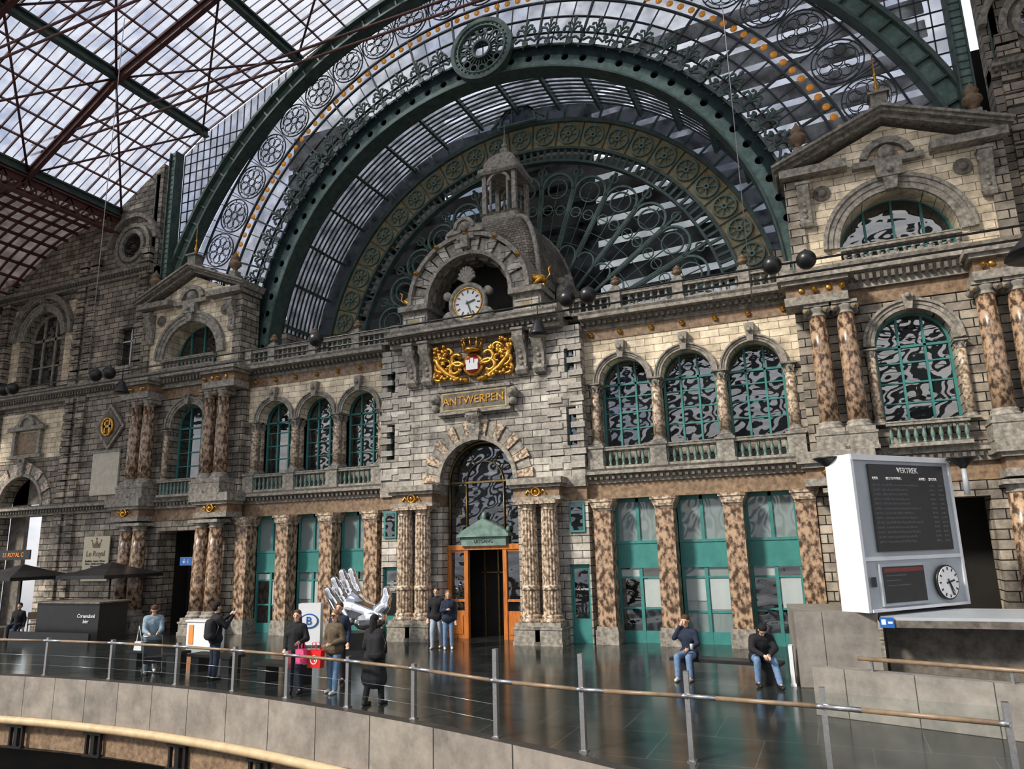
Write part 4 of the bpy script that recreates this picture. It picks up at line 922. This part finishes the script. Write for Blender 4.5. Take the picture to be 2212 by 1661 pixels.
m=M().use(GRAN).poly([(0,0),(1.6,0),(1.6,1.5),(0,1.5)],0,2.2);mk('granite_plinth',m,(10.1,-6.0,0),label='grey granite block beneath the departure board',cat='plinth',rot=(0,0,.12))
o=top('granite_shelf',(11.75,-6.1,0),'dark metal shelf ledge over recessed granite base','ledge')
mk('shelf_top',M().use(LGREY).box(0,5,.1,2.3,1.36,1.42).use(TRIMD).box(0,5,.1,2.3,1.22,1.36),parent=o);mk('shelf_base',M().use(TRIMD).box(.1,5,.9,2.3,0,1.22),parent=o)
o=top('information_label',(11.85,-6.03,1.32),'small blue notice with pictogram','sign');mk('panel',M().use(BLUE).box(-.13,.13,-.02,0,-.1,.1).use(LETW).box(-.1,-.02,-.025,-.02,-.04,.06).box(.02,.1,-.025,-.02,-.02,.02),parent=o)
o=top('granite_parapet',(10.45,-8.5,0),'low grey granite parapet with wooden handrail','parapet',rot=(0,0,-.33))
mk('parapet_wall',M().use(GRAN).box(0,5.5,0,.25,0,.8),parent=o);mk('rail',M().use(WR).cyl((.8,0,1.0),(5.5,0,1.0),.035,n=8),parent=o)
for x in (1,3,5): mk('post',M().use(STEEL).box(x-.02,x+.02,.02,.08,.8,1.0),parent=o)
# ------------------------------------------------------------ benches etc
def bench(x0,y0,x1,y1,lab):
    a=atan2(y1-y0,x1-x0);l=sqrt((x1-x0)**2+(y1-y0)**2)
    o=top('bench',(x0,y0,0),lab,'bench',rot=(0,0,a));mk('seat',M().use(BLK).box(0,l,-.25,.25,.38,.45),parent=o)
    for x in (.1,l-.4): mk('leg',M().use(BLK).box(x,x+.3,-.2,.2,0,.38),parent=o)
bench(7.35,-5.35,9.75,-5.75,'black slab bench with two men seated on it')
bench(-7.5,-7.4,-5.5,-7.5,'black slab bench beside the railing');bench(-5.0,-7.6,-3.4,-7.7,'black slab bench beside the railing');bench(-2.1,-8.3,-.5,-8.5,'black slab bench beside the railing')
o=top('rail_info_totem',(-5.0,-2.8,0),'white upright sign box with blue letter B logo in an oval','sign',rot=(0,0,.35))
mk('box',M().use(WHITE).box(-.37,.37,-.15,.15,.05,1.35).use(TRIMD).box(-.33,.33,-.12,.12,0,.05),parent=o)
mk('oval_logo',M().use(BLUE).lathe([(.31,0),(.31,.02)],(0,-.15,.8),28,False,RX,0,1,.75).use(WHITE).lathe([(.265,0),(.265,.03)],(0,-.15,.8),28,False,RX,0,1,.72),parent=o);text('B',.36,(0,-.19,.8),BLUE,o,ext=.01)
OR2=mat('orange_panel',(.8,.30,.08),(.7,.25,.06),3,.5)
o=top('information_desk',(-8.3,-4.0,0),'small white counter with orange front','counter');mk('body',M().use(WHITE).box(-.6,.6,-.22,.22,0,.85).use(OR2).box(-.5,-.3,-.24,-.22,.15,.75),parent=o);mk('counter_top',M().use(WHITE).box(-.65,.65,-.26,.26,.85,.9),parent=o)
o=top('white_stand',(9.95,-5.75,0),'narrow white floor sign stand','sign stand');mk('panel',M().use(WHITE).box(-.04,.04,-.15,.15,.05,.8).box(-.06,.06,-.18,.18,0,.05),parent=o)
def fuse(mb,name,vox,m,parent=None,loc=(0,0,0),sm=3,**k):
    t=mk('t',mb);r=t.modifiers.new('r','REMESH');r.mode='VOXEL';r.voxel_size=vox;r.use_smooth_shade=True
    q=t.modifiers.new('s','SMOOTH');q.iterations=sm;q.factor=.5
    bpy.context.view_layer.update();me=bpy.data.meshes.new_from_object(t.evaluated_get(bpy.context.evaluated_depsgraph_get()))
    bpy.data.objects.remove(t);me.materials.clear();me.materials.append(m);return mk(name,me,loc,parent=parent,**k)
# silver hand sculpture
o=top('hand_sculpture',(-3.1,-2.9,0),'large polished silver open hand sculpture on black plinth','sculpture',rot=(0,0,.61))
mk('plinth',M().use(BLK).box(-.3,.75,-.45,.45,0,.5),parent=o)
b=M().cap((-.2,0,1.2),(.55,0,.92),.44,.38).cap((.2,-.12,.88),(.6,-.1,.88),.34,.32).cap((-.15,.05,1.4),(.1,.0,1.15),.36,.36)
for (bx,bz,tx,tz,y) in ((.05,1.6,-.22,2.38,.2),(-.14,1.5,-.50,2.34,.06),(-.30,1.28,-.74,2.12,-.08),(-.40,1.06,-.92,1.82,-.22)):
    p0=Vector((bx,y,bz));p3=Vector((tx,y-.08,tz));d=p3-p0;nn=Vector((d.z,0,-d.x)).normalized()
    p1=p0+d*.42+nn*-.05;p2=p0+d*.74+nn*-.03;b.cap(p0-d*.25,p1,.20,.185).cap(p1,p2,.18,.165).cap(p2,p3,.16,.12)
b.cap((.5,-.1,.95),(.82,-.15,1.25),.27,.22).cap((.82,-.15,1.25),(.92,-.15,1.55),.2,.17).cap((.92,-.15,1.55),(.88,-.15,1.75),.16,.12)
fuse(b,'hand',.028,CHROME,o,sm=2)
o=top('cafe_counter',(-15.4,-3.6,0),'black cafe counter with white script lettering','counter')
mk('body',M().use(BLK).box(-1.9,1.5,0,1.2,0,1.35).use(TRIMD).box(-2.0,1.6,-.1,1.3,1.35,1.4).use(BLK).box(-2.6,1.7,-.5,-.4,0,.35),parent=o);text('Corsendonk\nbier',.19,(.85,-.02,.8),LETW,o,shear=.3)
for x,y in ((-15.6,-1.9),(-19.0,-3.2),(-22.6,-4.0)):
    o=top('parasol',(x,y,0),'black square cafe parasol','parasol','black cafe parasols')
    mk('pole',M().use(BLK).cyl((0,0,0),(0,0,2.75),.035,n=8),parent=o)
    b=M().use(BLK);b.lathe([(1.9,2.2),(1.9,2.33),(.9,2.55),(.05,2.8)],n=4,sm=False,ph=pi/4);mk('canopy',b,parent=o)
def chair(x,y,r):
    o=top('cafe_chair',(x,y,0),'light wooden cafe chair','chair','cafe chairs',rot=(0,0,r));WC=mat('chair_wood',(.5,.38,.24),(.36,.26,.15),5,.5)
    mk('seat',M().use(WC).box(-.21,.21,-.21,.21,.43,.47),parent=o);mk('backrest',M().use(WC).box(-.21,.21,.18,.21,.62,.9),parent=o)
    for a in (-.18,.18):
        for c in (-.18,.18): mk('leg',M().use(WC).box(a-.02,a+.02,c-.02,c+.02,0,.43 if c<0 else .9),parent=o)
for x,y,r in ((-18.4,-3.6,.5),(-19.2,-3.7,2.5),(-18.9,-2.6,1),(-20.2,-3.4,3)): chair(x,y,r)
o=top('cafe_table',(-18.8,-3.2,0),'small round cafe table','table');mk('table_top',M().use(WHITE).lathe([(.33,.72),(.33,.75)],n=20),parent=o);mk('leg',M().use(BLK).cyl((0,0,0),(0,0,.72),.03).lathe([(.22,0),(.2,.03)],n=14),parent=o)
# ------------------------------------------------------------ people
def V(*a): return Vector(a)
def cloth(n,c): return mat(n,c,tuple(x*.6 for x in c),14,.85,0,.3)
REDL=mat('lips',(.45,.14,.12),(.4,.12,.1),5,.5)
def person(label,loc,rot,jc,tc,hc,shc,H=1.72,sit=False,lean=0,hp=0,ht=0,arms=None,legs=None,hair=.0,coat=0,glasses=False,w=1,puff=0):
    k=H/1.72;o=top('person',loc,label,'person',rot=(0,0,rot));o.scale=(k,k,k)
    hz=.52 if sit else .93
    P=V(0,0,hz);t=V(0,-sin(lean),cos(lean));C=P+t*.36;NB=P+t*.53;t2=V(0,-sin(lean+hp*.5),cos(lean+hp*.5));HC=NB+t2*.16
    fw=Matrix.Rotation(ht,3,'Z')@V(0,-cos(lean+hp),-sin(lean+hp));up=Matrix.Rotation(ht,3,'Z')@V(0,-sin(lean+hp),cos(lean+hp));sd=fw.cross(up)
    sh=[NB-t*.06+V(s*.175*w,0,0) for s in (-1,1)]
    arms=arms or [None,None];AR=[]
    for i,s in enumerate((-1,1)):
        AR.append([sh[i]]+([V(*q) for q in arms[i]] if arms[i] else [sh[i]+V(s*.06,.03,-.28),sh[i]+V(s*.07,-.05,-.53)]))
    LG=[]
    for i,s in enumerate((-1,1)):
        LG.append([P+V(s*.09,0,-.02)]+([V(*q) for q in legs[i]] if legs and legs[i] else ([V(s*.13,-.43,.50),V(s*.14,-.42,.09)] if sit else [V(s*.1,-.01,.49),V(s*.11,.03,.08)])))
    def torso(b,g):
        b.cap(P+V(-.07,0,0),P+V(.07,0,0),.12+g,.12+g).cap(P,C,.115+g,.125+g).cap(C+V(-.08*w,0,0),C+V(.08*w,0,0),.11+g,.11+g).cap(sh[0]+V(.04,0,-.02),sh[1]+V(-.04,0,-.02),.07+g,.07+g)
    b=M();torso(b,0);b.cap(NB-t*.03,HC,.052,.05)
    b.sph(tuple(HC+up*.045),.088,14,.9,1.08,1.05).cap(HC+up*.0,HC-up*.055+fw*.035,.07,.045).cap(HC+fw*.085+up*.03,HC+fw*.105-up*.01,.014,.018)
    for s in (-1,1): b.cap(HC+sd*s*.082+up*.03,HC+sd*s*.084-up*.01,.014,.01)
    for A in AR:
        b.cap(A[0],A[1],.05,.04).cap(A[1],A[2],.04,.027);d=(A[2]-A[1]).normalized();q=d.cross(V(0,1,.3)).normalized()
        e=A[2]+d*.085;b.cap(A[2],e,.027,.036)
        for j in range(4):
            f=e+q*((j-1.5)*.021);g1=f+d*(.035+.006*(j in(1,2)))+V(0,-.008,0);b.cap(f,g1,.0115,.011).cap(g1,g1+d*.025+V(0,-.022,0),.011,.010)
        b.cap(A[2]+d*.03+q*-.03,A[2]+d*.07+q*-.06,.014,.011)
    for Lg in LG: b.cap(Lg[0],Lg[1],.075,.052).cap(Lg[1],Lg[2],.052,.034).cap(Lg[2],Lg[2]+V(0,-.1,-.045),.036,.03)
    fuse(b,'body',.0125,SKIN,o,sm=2)
    b=M();torso(b,.028+puff)
    for A in AR: b.cap(A[0],A[1],.072+puff*.5,.06+puff*.5).cap(A[1],A[1].lerp(A[2],.93),.06+puff*.5,.045)
    b.cap(NB-t*.03,NB+t*.02,.075,.068)
    if coat:
        for s in (-1,1): b.cap(P+V(s*.06,0,0),P+V(s*.1,.0,-coat),.13+puff,.17+puff)
        b.cap(P,P+V(0,0,-coat),.14+puff,.18+puff)
    else: b.cap(P+V(-.06,0,-.04),P+V(.06,0,-.04),.135,.135)
    fuse(b,'jacket',.018,jc,o,sm=3)
    b=M();b.cap(P+V(-.07,0,-.02),P+V(.07,0,-.02),.128,.128)
    for Lg in LG: b.cap(Lg[0],Lg[1],.098,.075).cap(Lg[1],Lg[1].lerp(Lg[2],.97),.075,.062)
    fuse(b,'trousers',.018,tc,o,sm=2)
    for Lg in LG: mk('shoe',M().use(shc).cap(Lg[2]+V(0,.03,-.035),Lg[2]+V(0,-.15,-.05),.045,.036).cap(Lg[2]+V(0,.02,.0),Lg[2]+V(0,.02,-.03),.045,.05),parent=o)
    b=M();b.sph(tuple(HC+up*.07-fw*.018),.097,14,.93,1.05,.95).sph(tuple(HC+up*.02-fw*.045),.082,12)
    if hair: b.cap(HC-fw*.06,HC-fw*.085-up*hair,.075,.06).cap(HC-fw*.04+sd*.05,HC-fw*.05+sd*.07-up*hair*.9,.045,.04).cap(HC-fw*.04-sd*.05,HC-fw*.05-sd*.07-up*hair*.9,.045,.04)
    fuse(b,'hair',.012,hc,o,sm=2)
    for s in (-1,1): mk('eye',M().use(BLK).sph(tuple(HC+fw*.082+sd*s*.032+up*.032),.012,8),parent=o)
    mk('mouth',M().use(REDL).cap(HC+fw*.078-sd*.02-up*.035,HC+fw*.078+sd*.02-up*.035,.007,.007),parent=o)
    if glasses: mk('sunglasses',M().use(BLK).cap(HC+fw*.092+sd*.045+up*.035,HC+fw*.092+sd*.018+up*.033,.022,.022).cap(HC+fw*.092-sd*.045+up*.035,HC+fw*.092-sd*.018+up*.033,.022,.022),parent=o)
    return o
JN=cloth('blue_denim',(.18,.29,.46));JNL=cloth('light_denim',(.42,.50,.60));NVY=cloth('navy_cloth',(.02,.03,.06));BKC=cloth('black_cloth',(.014,.014,.017));LBL=cloth('light_blue_quilting',(.27,.37,.44));OLV=cloth('olive_cloth',(.13,.10,.06));BRH=cloth('brown_hair',(.10,.05,.025));BKH=cloth('black_hair',(.010,.008,.007));BLH=cloth('light_brown_hair',(.30,.17,.08));WSH=mat('white_shoe',(.7,.7,.7));BSH=mat('black_shoe',(.02,.02,.02))
person('person in light blue jacket and pale jeans leaning over stroller',(-5.75,-8.35,0),.9,LBL,JNL,BRH,WSH,1.72,lean=.15,hp=.6,arms=[((-.2,-.2,1.1),(-.12,-.42,1.05)),((.2,-.2,1.1),(.12,-.42,1.05))],legs=[((-.1,-.12,.5),(-.12,-.05,.08)),((.1,.03,.5),(.12,.22,.1))],hair=.12,puff=.015)
person('person in black jacket seen from behind photographing with raised phone',(-3.36,-8.55,0),2.75,BKC,NVY,BKH,BSH,1.78,arms=[((-.26,-.12,1.2),(-.12,-.36,1.45)),((.26,-.12,1.2),(.05,-.36,1.45))],hp=0)
person('woman with long dark hair in black jacket and dark trousers',(-.12,-9.45,0),.35,BKC,NVY,BRH,BSH,1.7,arms=[((-.24,.02,1.15),(-.2,-.15,.95)),((.26,-.05,1.15),(.18,-.3,1.1))],hair=.22,w=.9,puff=.015)
person('woman in sunglasses, brown jacket and jeans carrying red bag',(.68,-9.15,0),-.05,OLV,JN,BLH,WSH,1.68,arms=[((-.25,.02,1.12),(-.2,-.1,.9)),((.25,.0,1.12),(.1,-.24,1.05))],hair=.08,glasses=True,legs=[None,((.1,-.05,.5),(.14,-.12,.08))],w=.92,puff=.015)
person('person in dark coat standing behind two women',(-.05,-8.0,0),.3,NVY,BKC,BRH,BSH,1.75)
person('woman in long black coat with long hair seen from behind',(2.3,-10.0,0),3.0,BKC,BKC,BKH,BSH,1.68,coat=.42,hair=.32,w=1.0,puff=.03,arms=[((-.25,.0,1.12),(-.12,-.2,1.0)),((.25,.0,1.12),(.12,-.2,1.0))],legs=[((-.1,-.08,.5),(-.1,-.12,.08)),((.1,.05,.5),(.12,.14,.08))])
person('man in dark jacket and jeans walking beside a companion',(-.58,-2.3,0),.2,BKC,JNL,BRH,WSH,1.76,legs=[((-.1,-.12,.5),(-.1,-.1,.08)),((.1,.05,.5),(.1,.15,.09))])
person('woman in dark jacket and jeans leaning towards companion',(-.08,-2.45,0),.5,NVY,JN,BLH,WSH,1.68,hair=.15,w=.9,arms=[((-.22,-.05,1.15),(-.05,-.25,1.2)),None])
person('man in navy jacket and jeans seated holding phone to ear',(7.75,-5.5,0),-.15,NVY,JN,BRH,WSH,1.76,sit=True,lean=.12,hp=.15,arms=[((-.28,-.12,.85),(-.11,-.14,1.12)),((.25,-.12,.75),(.12,-.38,.66))])
person('man in black hooded jacket and jeans seated looking down',(9.3,-5.72,0),.35,BKC,JN,BKH,BSH,1.8,sit=True,lean=.55,hp=.5,arms=[((-.24,-.36,.72),(-.06,-.55,.62)),((.24,-.36,.72),(.06,-.55,.62))],legs=[((-.17,-.44,.52),(-.16,-.36,.09)),((.15,-.46,.52),(.2,-.62,.09))],puff=.015)
person('person in dark clothes seated at the cafe',(-18.4,-3.55,0),.5,BKC,NVY,BRH,BSH,1.7,sit=True)
def bag(nm,lab,x,y,z,w,h,mt,r=0):
    o=top(nm,(x,y,z),lab,'bag',rot=(0,0,r));mk('bag_body',M().use(mt).poly([(-w*.45,0),(w*.45,0),(w*.5,h),(-w*.5,h)],-.07,.07),parent=o)
    for yy in (-.06,.06): mk('handle',M().use(mt).tube([(-w*.2,yy,h),(-w*.12,yy,h+.16),(w*.12,yy,h+.16),(w*.2,yy,h)],.008,5),parent=o)
    return o
q=bag('shopping_bag','red shopping bag with round white mark',.42,-9.45,.55,.38,.36,REDB);mk('round_mark',M().use(LETW).arc(0,.17,.075,.095,0,2*pi,-.075,-.07,20).arc(-.02,.2,.0,.02,0,2*pi,-.075,-.07,8).arc(.03,.15,.0,.02,0,2*pi,-.075,-.07,8),parent=q)
bag('shopping_bag','bright pink shopping bag held by woman',.14,-9.58,.64,.22,.30,PINK)
def pack(x,y,z,r,lab):
    o=top('backpack',(x,y,z),lab,'backpack',rot=(0,0,r));fuse(M().cap((-.08,0,0),(.08,0,0),.12,.12).cap((-.07,0,.3),(.07,0,.3),.1,.1).cap((-.06,0,.05),(-.06,0,.28),.12,.11).cap((.06,0,.05),(.06,0,.28),.12,.11),'pack_body',.02,BKC,o)
    for q in (-.08,.08): mk('strap',M().use(STEEL).tube([(q,-.1,.35),(q*1.25,-.16,.2),(q*1.25,-.1,.0)],.012,5),parent=o)
pack(2.5,-10.25,1.0,3.0,'black backpack worn by the woman in the coat');pack(-3.3,-8.8,1.05,2.75,'black backpack worn by the photographer')
mk('handbag',M().use(WHITE).poly([(-.14,0),(.14,0),(.11,.22),(-.11,.22)],-.05,.05).tube([(-.1,0,.2),(-.05,0,.6),(.1,0,.2)],.01,5),(-5.85,-8.65,.62),label='small white shoulder bag',cat='bag')
mk('mobile_phone',M().use(BLK).box(-.04,.04,-.006,.006,-.08,.08),(-3.15,-8.18,1.58),label='black mobile phone held up',cat='phone',rot=(0,0,2.75))
o=top('stroller',(-5.35,-8.65,0),'dark folded pushchair with black seat','stroller',rot=(0,0,.9))
mk('seat',M().use(BKC).polyx([(-.35,.35),(.15,.3),(.3,.8),(.15,.85),(0,.5),(-.35,.5)],-.2,.2),parent=o);mk('frame',M().use(STEEL).tube([(-.22,.35,.95),(-.22,-.35,.15)],.012).tube([(.22,.35,.95),(.22,-.35,.15)],.012).cyl((-.22,.35,.95),(.22,.35,.95),.015),parent=o)
for a in (-.22,.22):
    for c in (-.32,.25): mk('wheel',M().use(BLK).cyl((a-.015,c,.1),(a+.015,c,.1),.1,n=14),parent=o)
mk('drink_cup',M().use(WHITE).lathe([(.03,0),(.04,.11),(.042,.12)],n=12),(7.9,-5.95,.68),label='small paper cup held by seated man',cat='cup')
# ------------------------------------------------------------ world, light, camera
w=bpy.data.worlds.new('w');SC.world=w;w.use_nodes=True;nt=w.node_tree;nt.nodes.clear();L=nt.links.new
tc=N(nt,'ShaderNodeTexCoord');s=N(nt,'ShaderNodeSeparateXYZ');L(tc.outputs['Generated'],s.inputs[0])
no=N(nt,'ShaderNodeTexNoise',Scale=4.0,Detail=6,Roughness=.6);L(tc.outputs['Generated'],no.inputs['Vector'])
r=N(nt,'ShaderNodeValToRGB');e=r.color_ramp.elements;e[0].position=.38;e[0].color=(.47,.53,.68,1);e[1].position=.60;e[1].color=(1.0,.98,.95,1);L(no.outputs[0],r.inputs[0])
r2=N(nt,'ShaderNodeValToRGB');e=r2.color_ramp.elements;e[0].position=.44;e[0].color=(.34,.32,.29,1);e[1].position=.60;e[1].color=(1,1,1,1)
mr=N(nt,'ShaderNodeMapRange');mr.inputs[1].default_value=-1;mr.inputs[2].default_value=1;L(s.outputs[2],mr.inputs[0]);L(mr.outputs[0],r2.inputs[0])
mx=N(nt,'ShaderNodeMix',data_type='RGBA',blend_type='MULTIPLY');mx.inputs[0].default_value=1;L(r.outputs[0],mx.inputs[6]);L(r2.outputs[0],mx.inputs[7])
bg=N(nt,'ShaderNodeBackground',Strength=1.9);L(mx.outputs[2],bg.inputs[0]);ou=N(nt,'ShaderNodeOutputWorld');L(bg.outputs[0],ou.inputs[0])
sd=bpy.data.lights.new('sun','SUN');sd.energy=4.6;sd.angle=radians(8);sd.color=(1,.93,.82);so=bpy.data.objects.new('sun_light',sd);COL.objects.link(so);so.rotation_euler=Vector((.55,.75,-.7)).to_track_quat('-Z','Y').to_euler()
f,th,ph,ro=1577.72,.4031,.2177,-.0261
fw=Vector((-sin(th)*cos(ph),cos(th)*cos(ph),sin(ph)));r0_=Vector((cos(th),sin(th),0));u0=r0_.cross(fw);rr=r0_*cos(ro)+u0*sin(ro);uu=rr.cross(fw)
cd=bpy.data.cameras.new('camera');co=bpy.data.objects.new('camera',cd);COL.objects.link(co)
co.matrix_world=Matrix(((rr.x,uu.x,-fw.x,11.0773),(rr.y,uu.y,-fw.y,-23.1519),(rr.z,uu.z,-fw.z,3.0149),(0,0,0,1)))
cd.sensor_width=36;cd.lens=f/2212*36;cd.clip_end=300;SC.camera=co
SC.view_settings.view_transform='Standard';SC.view_settings.gamma=.92
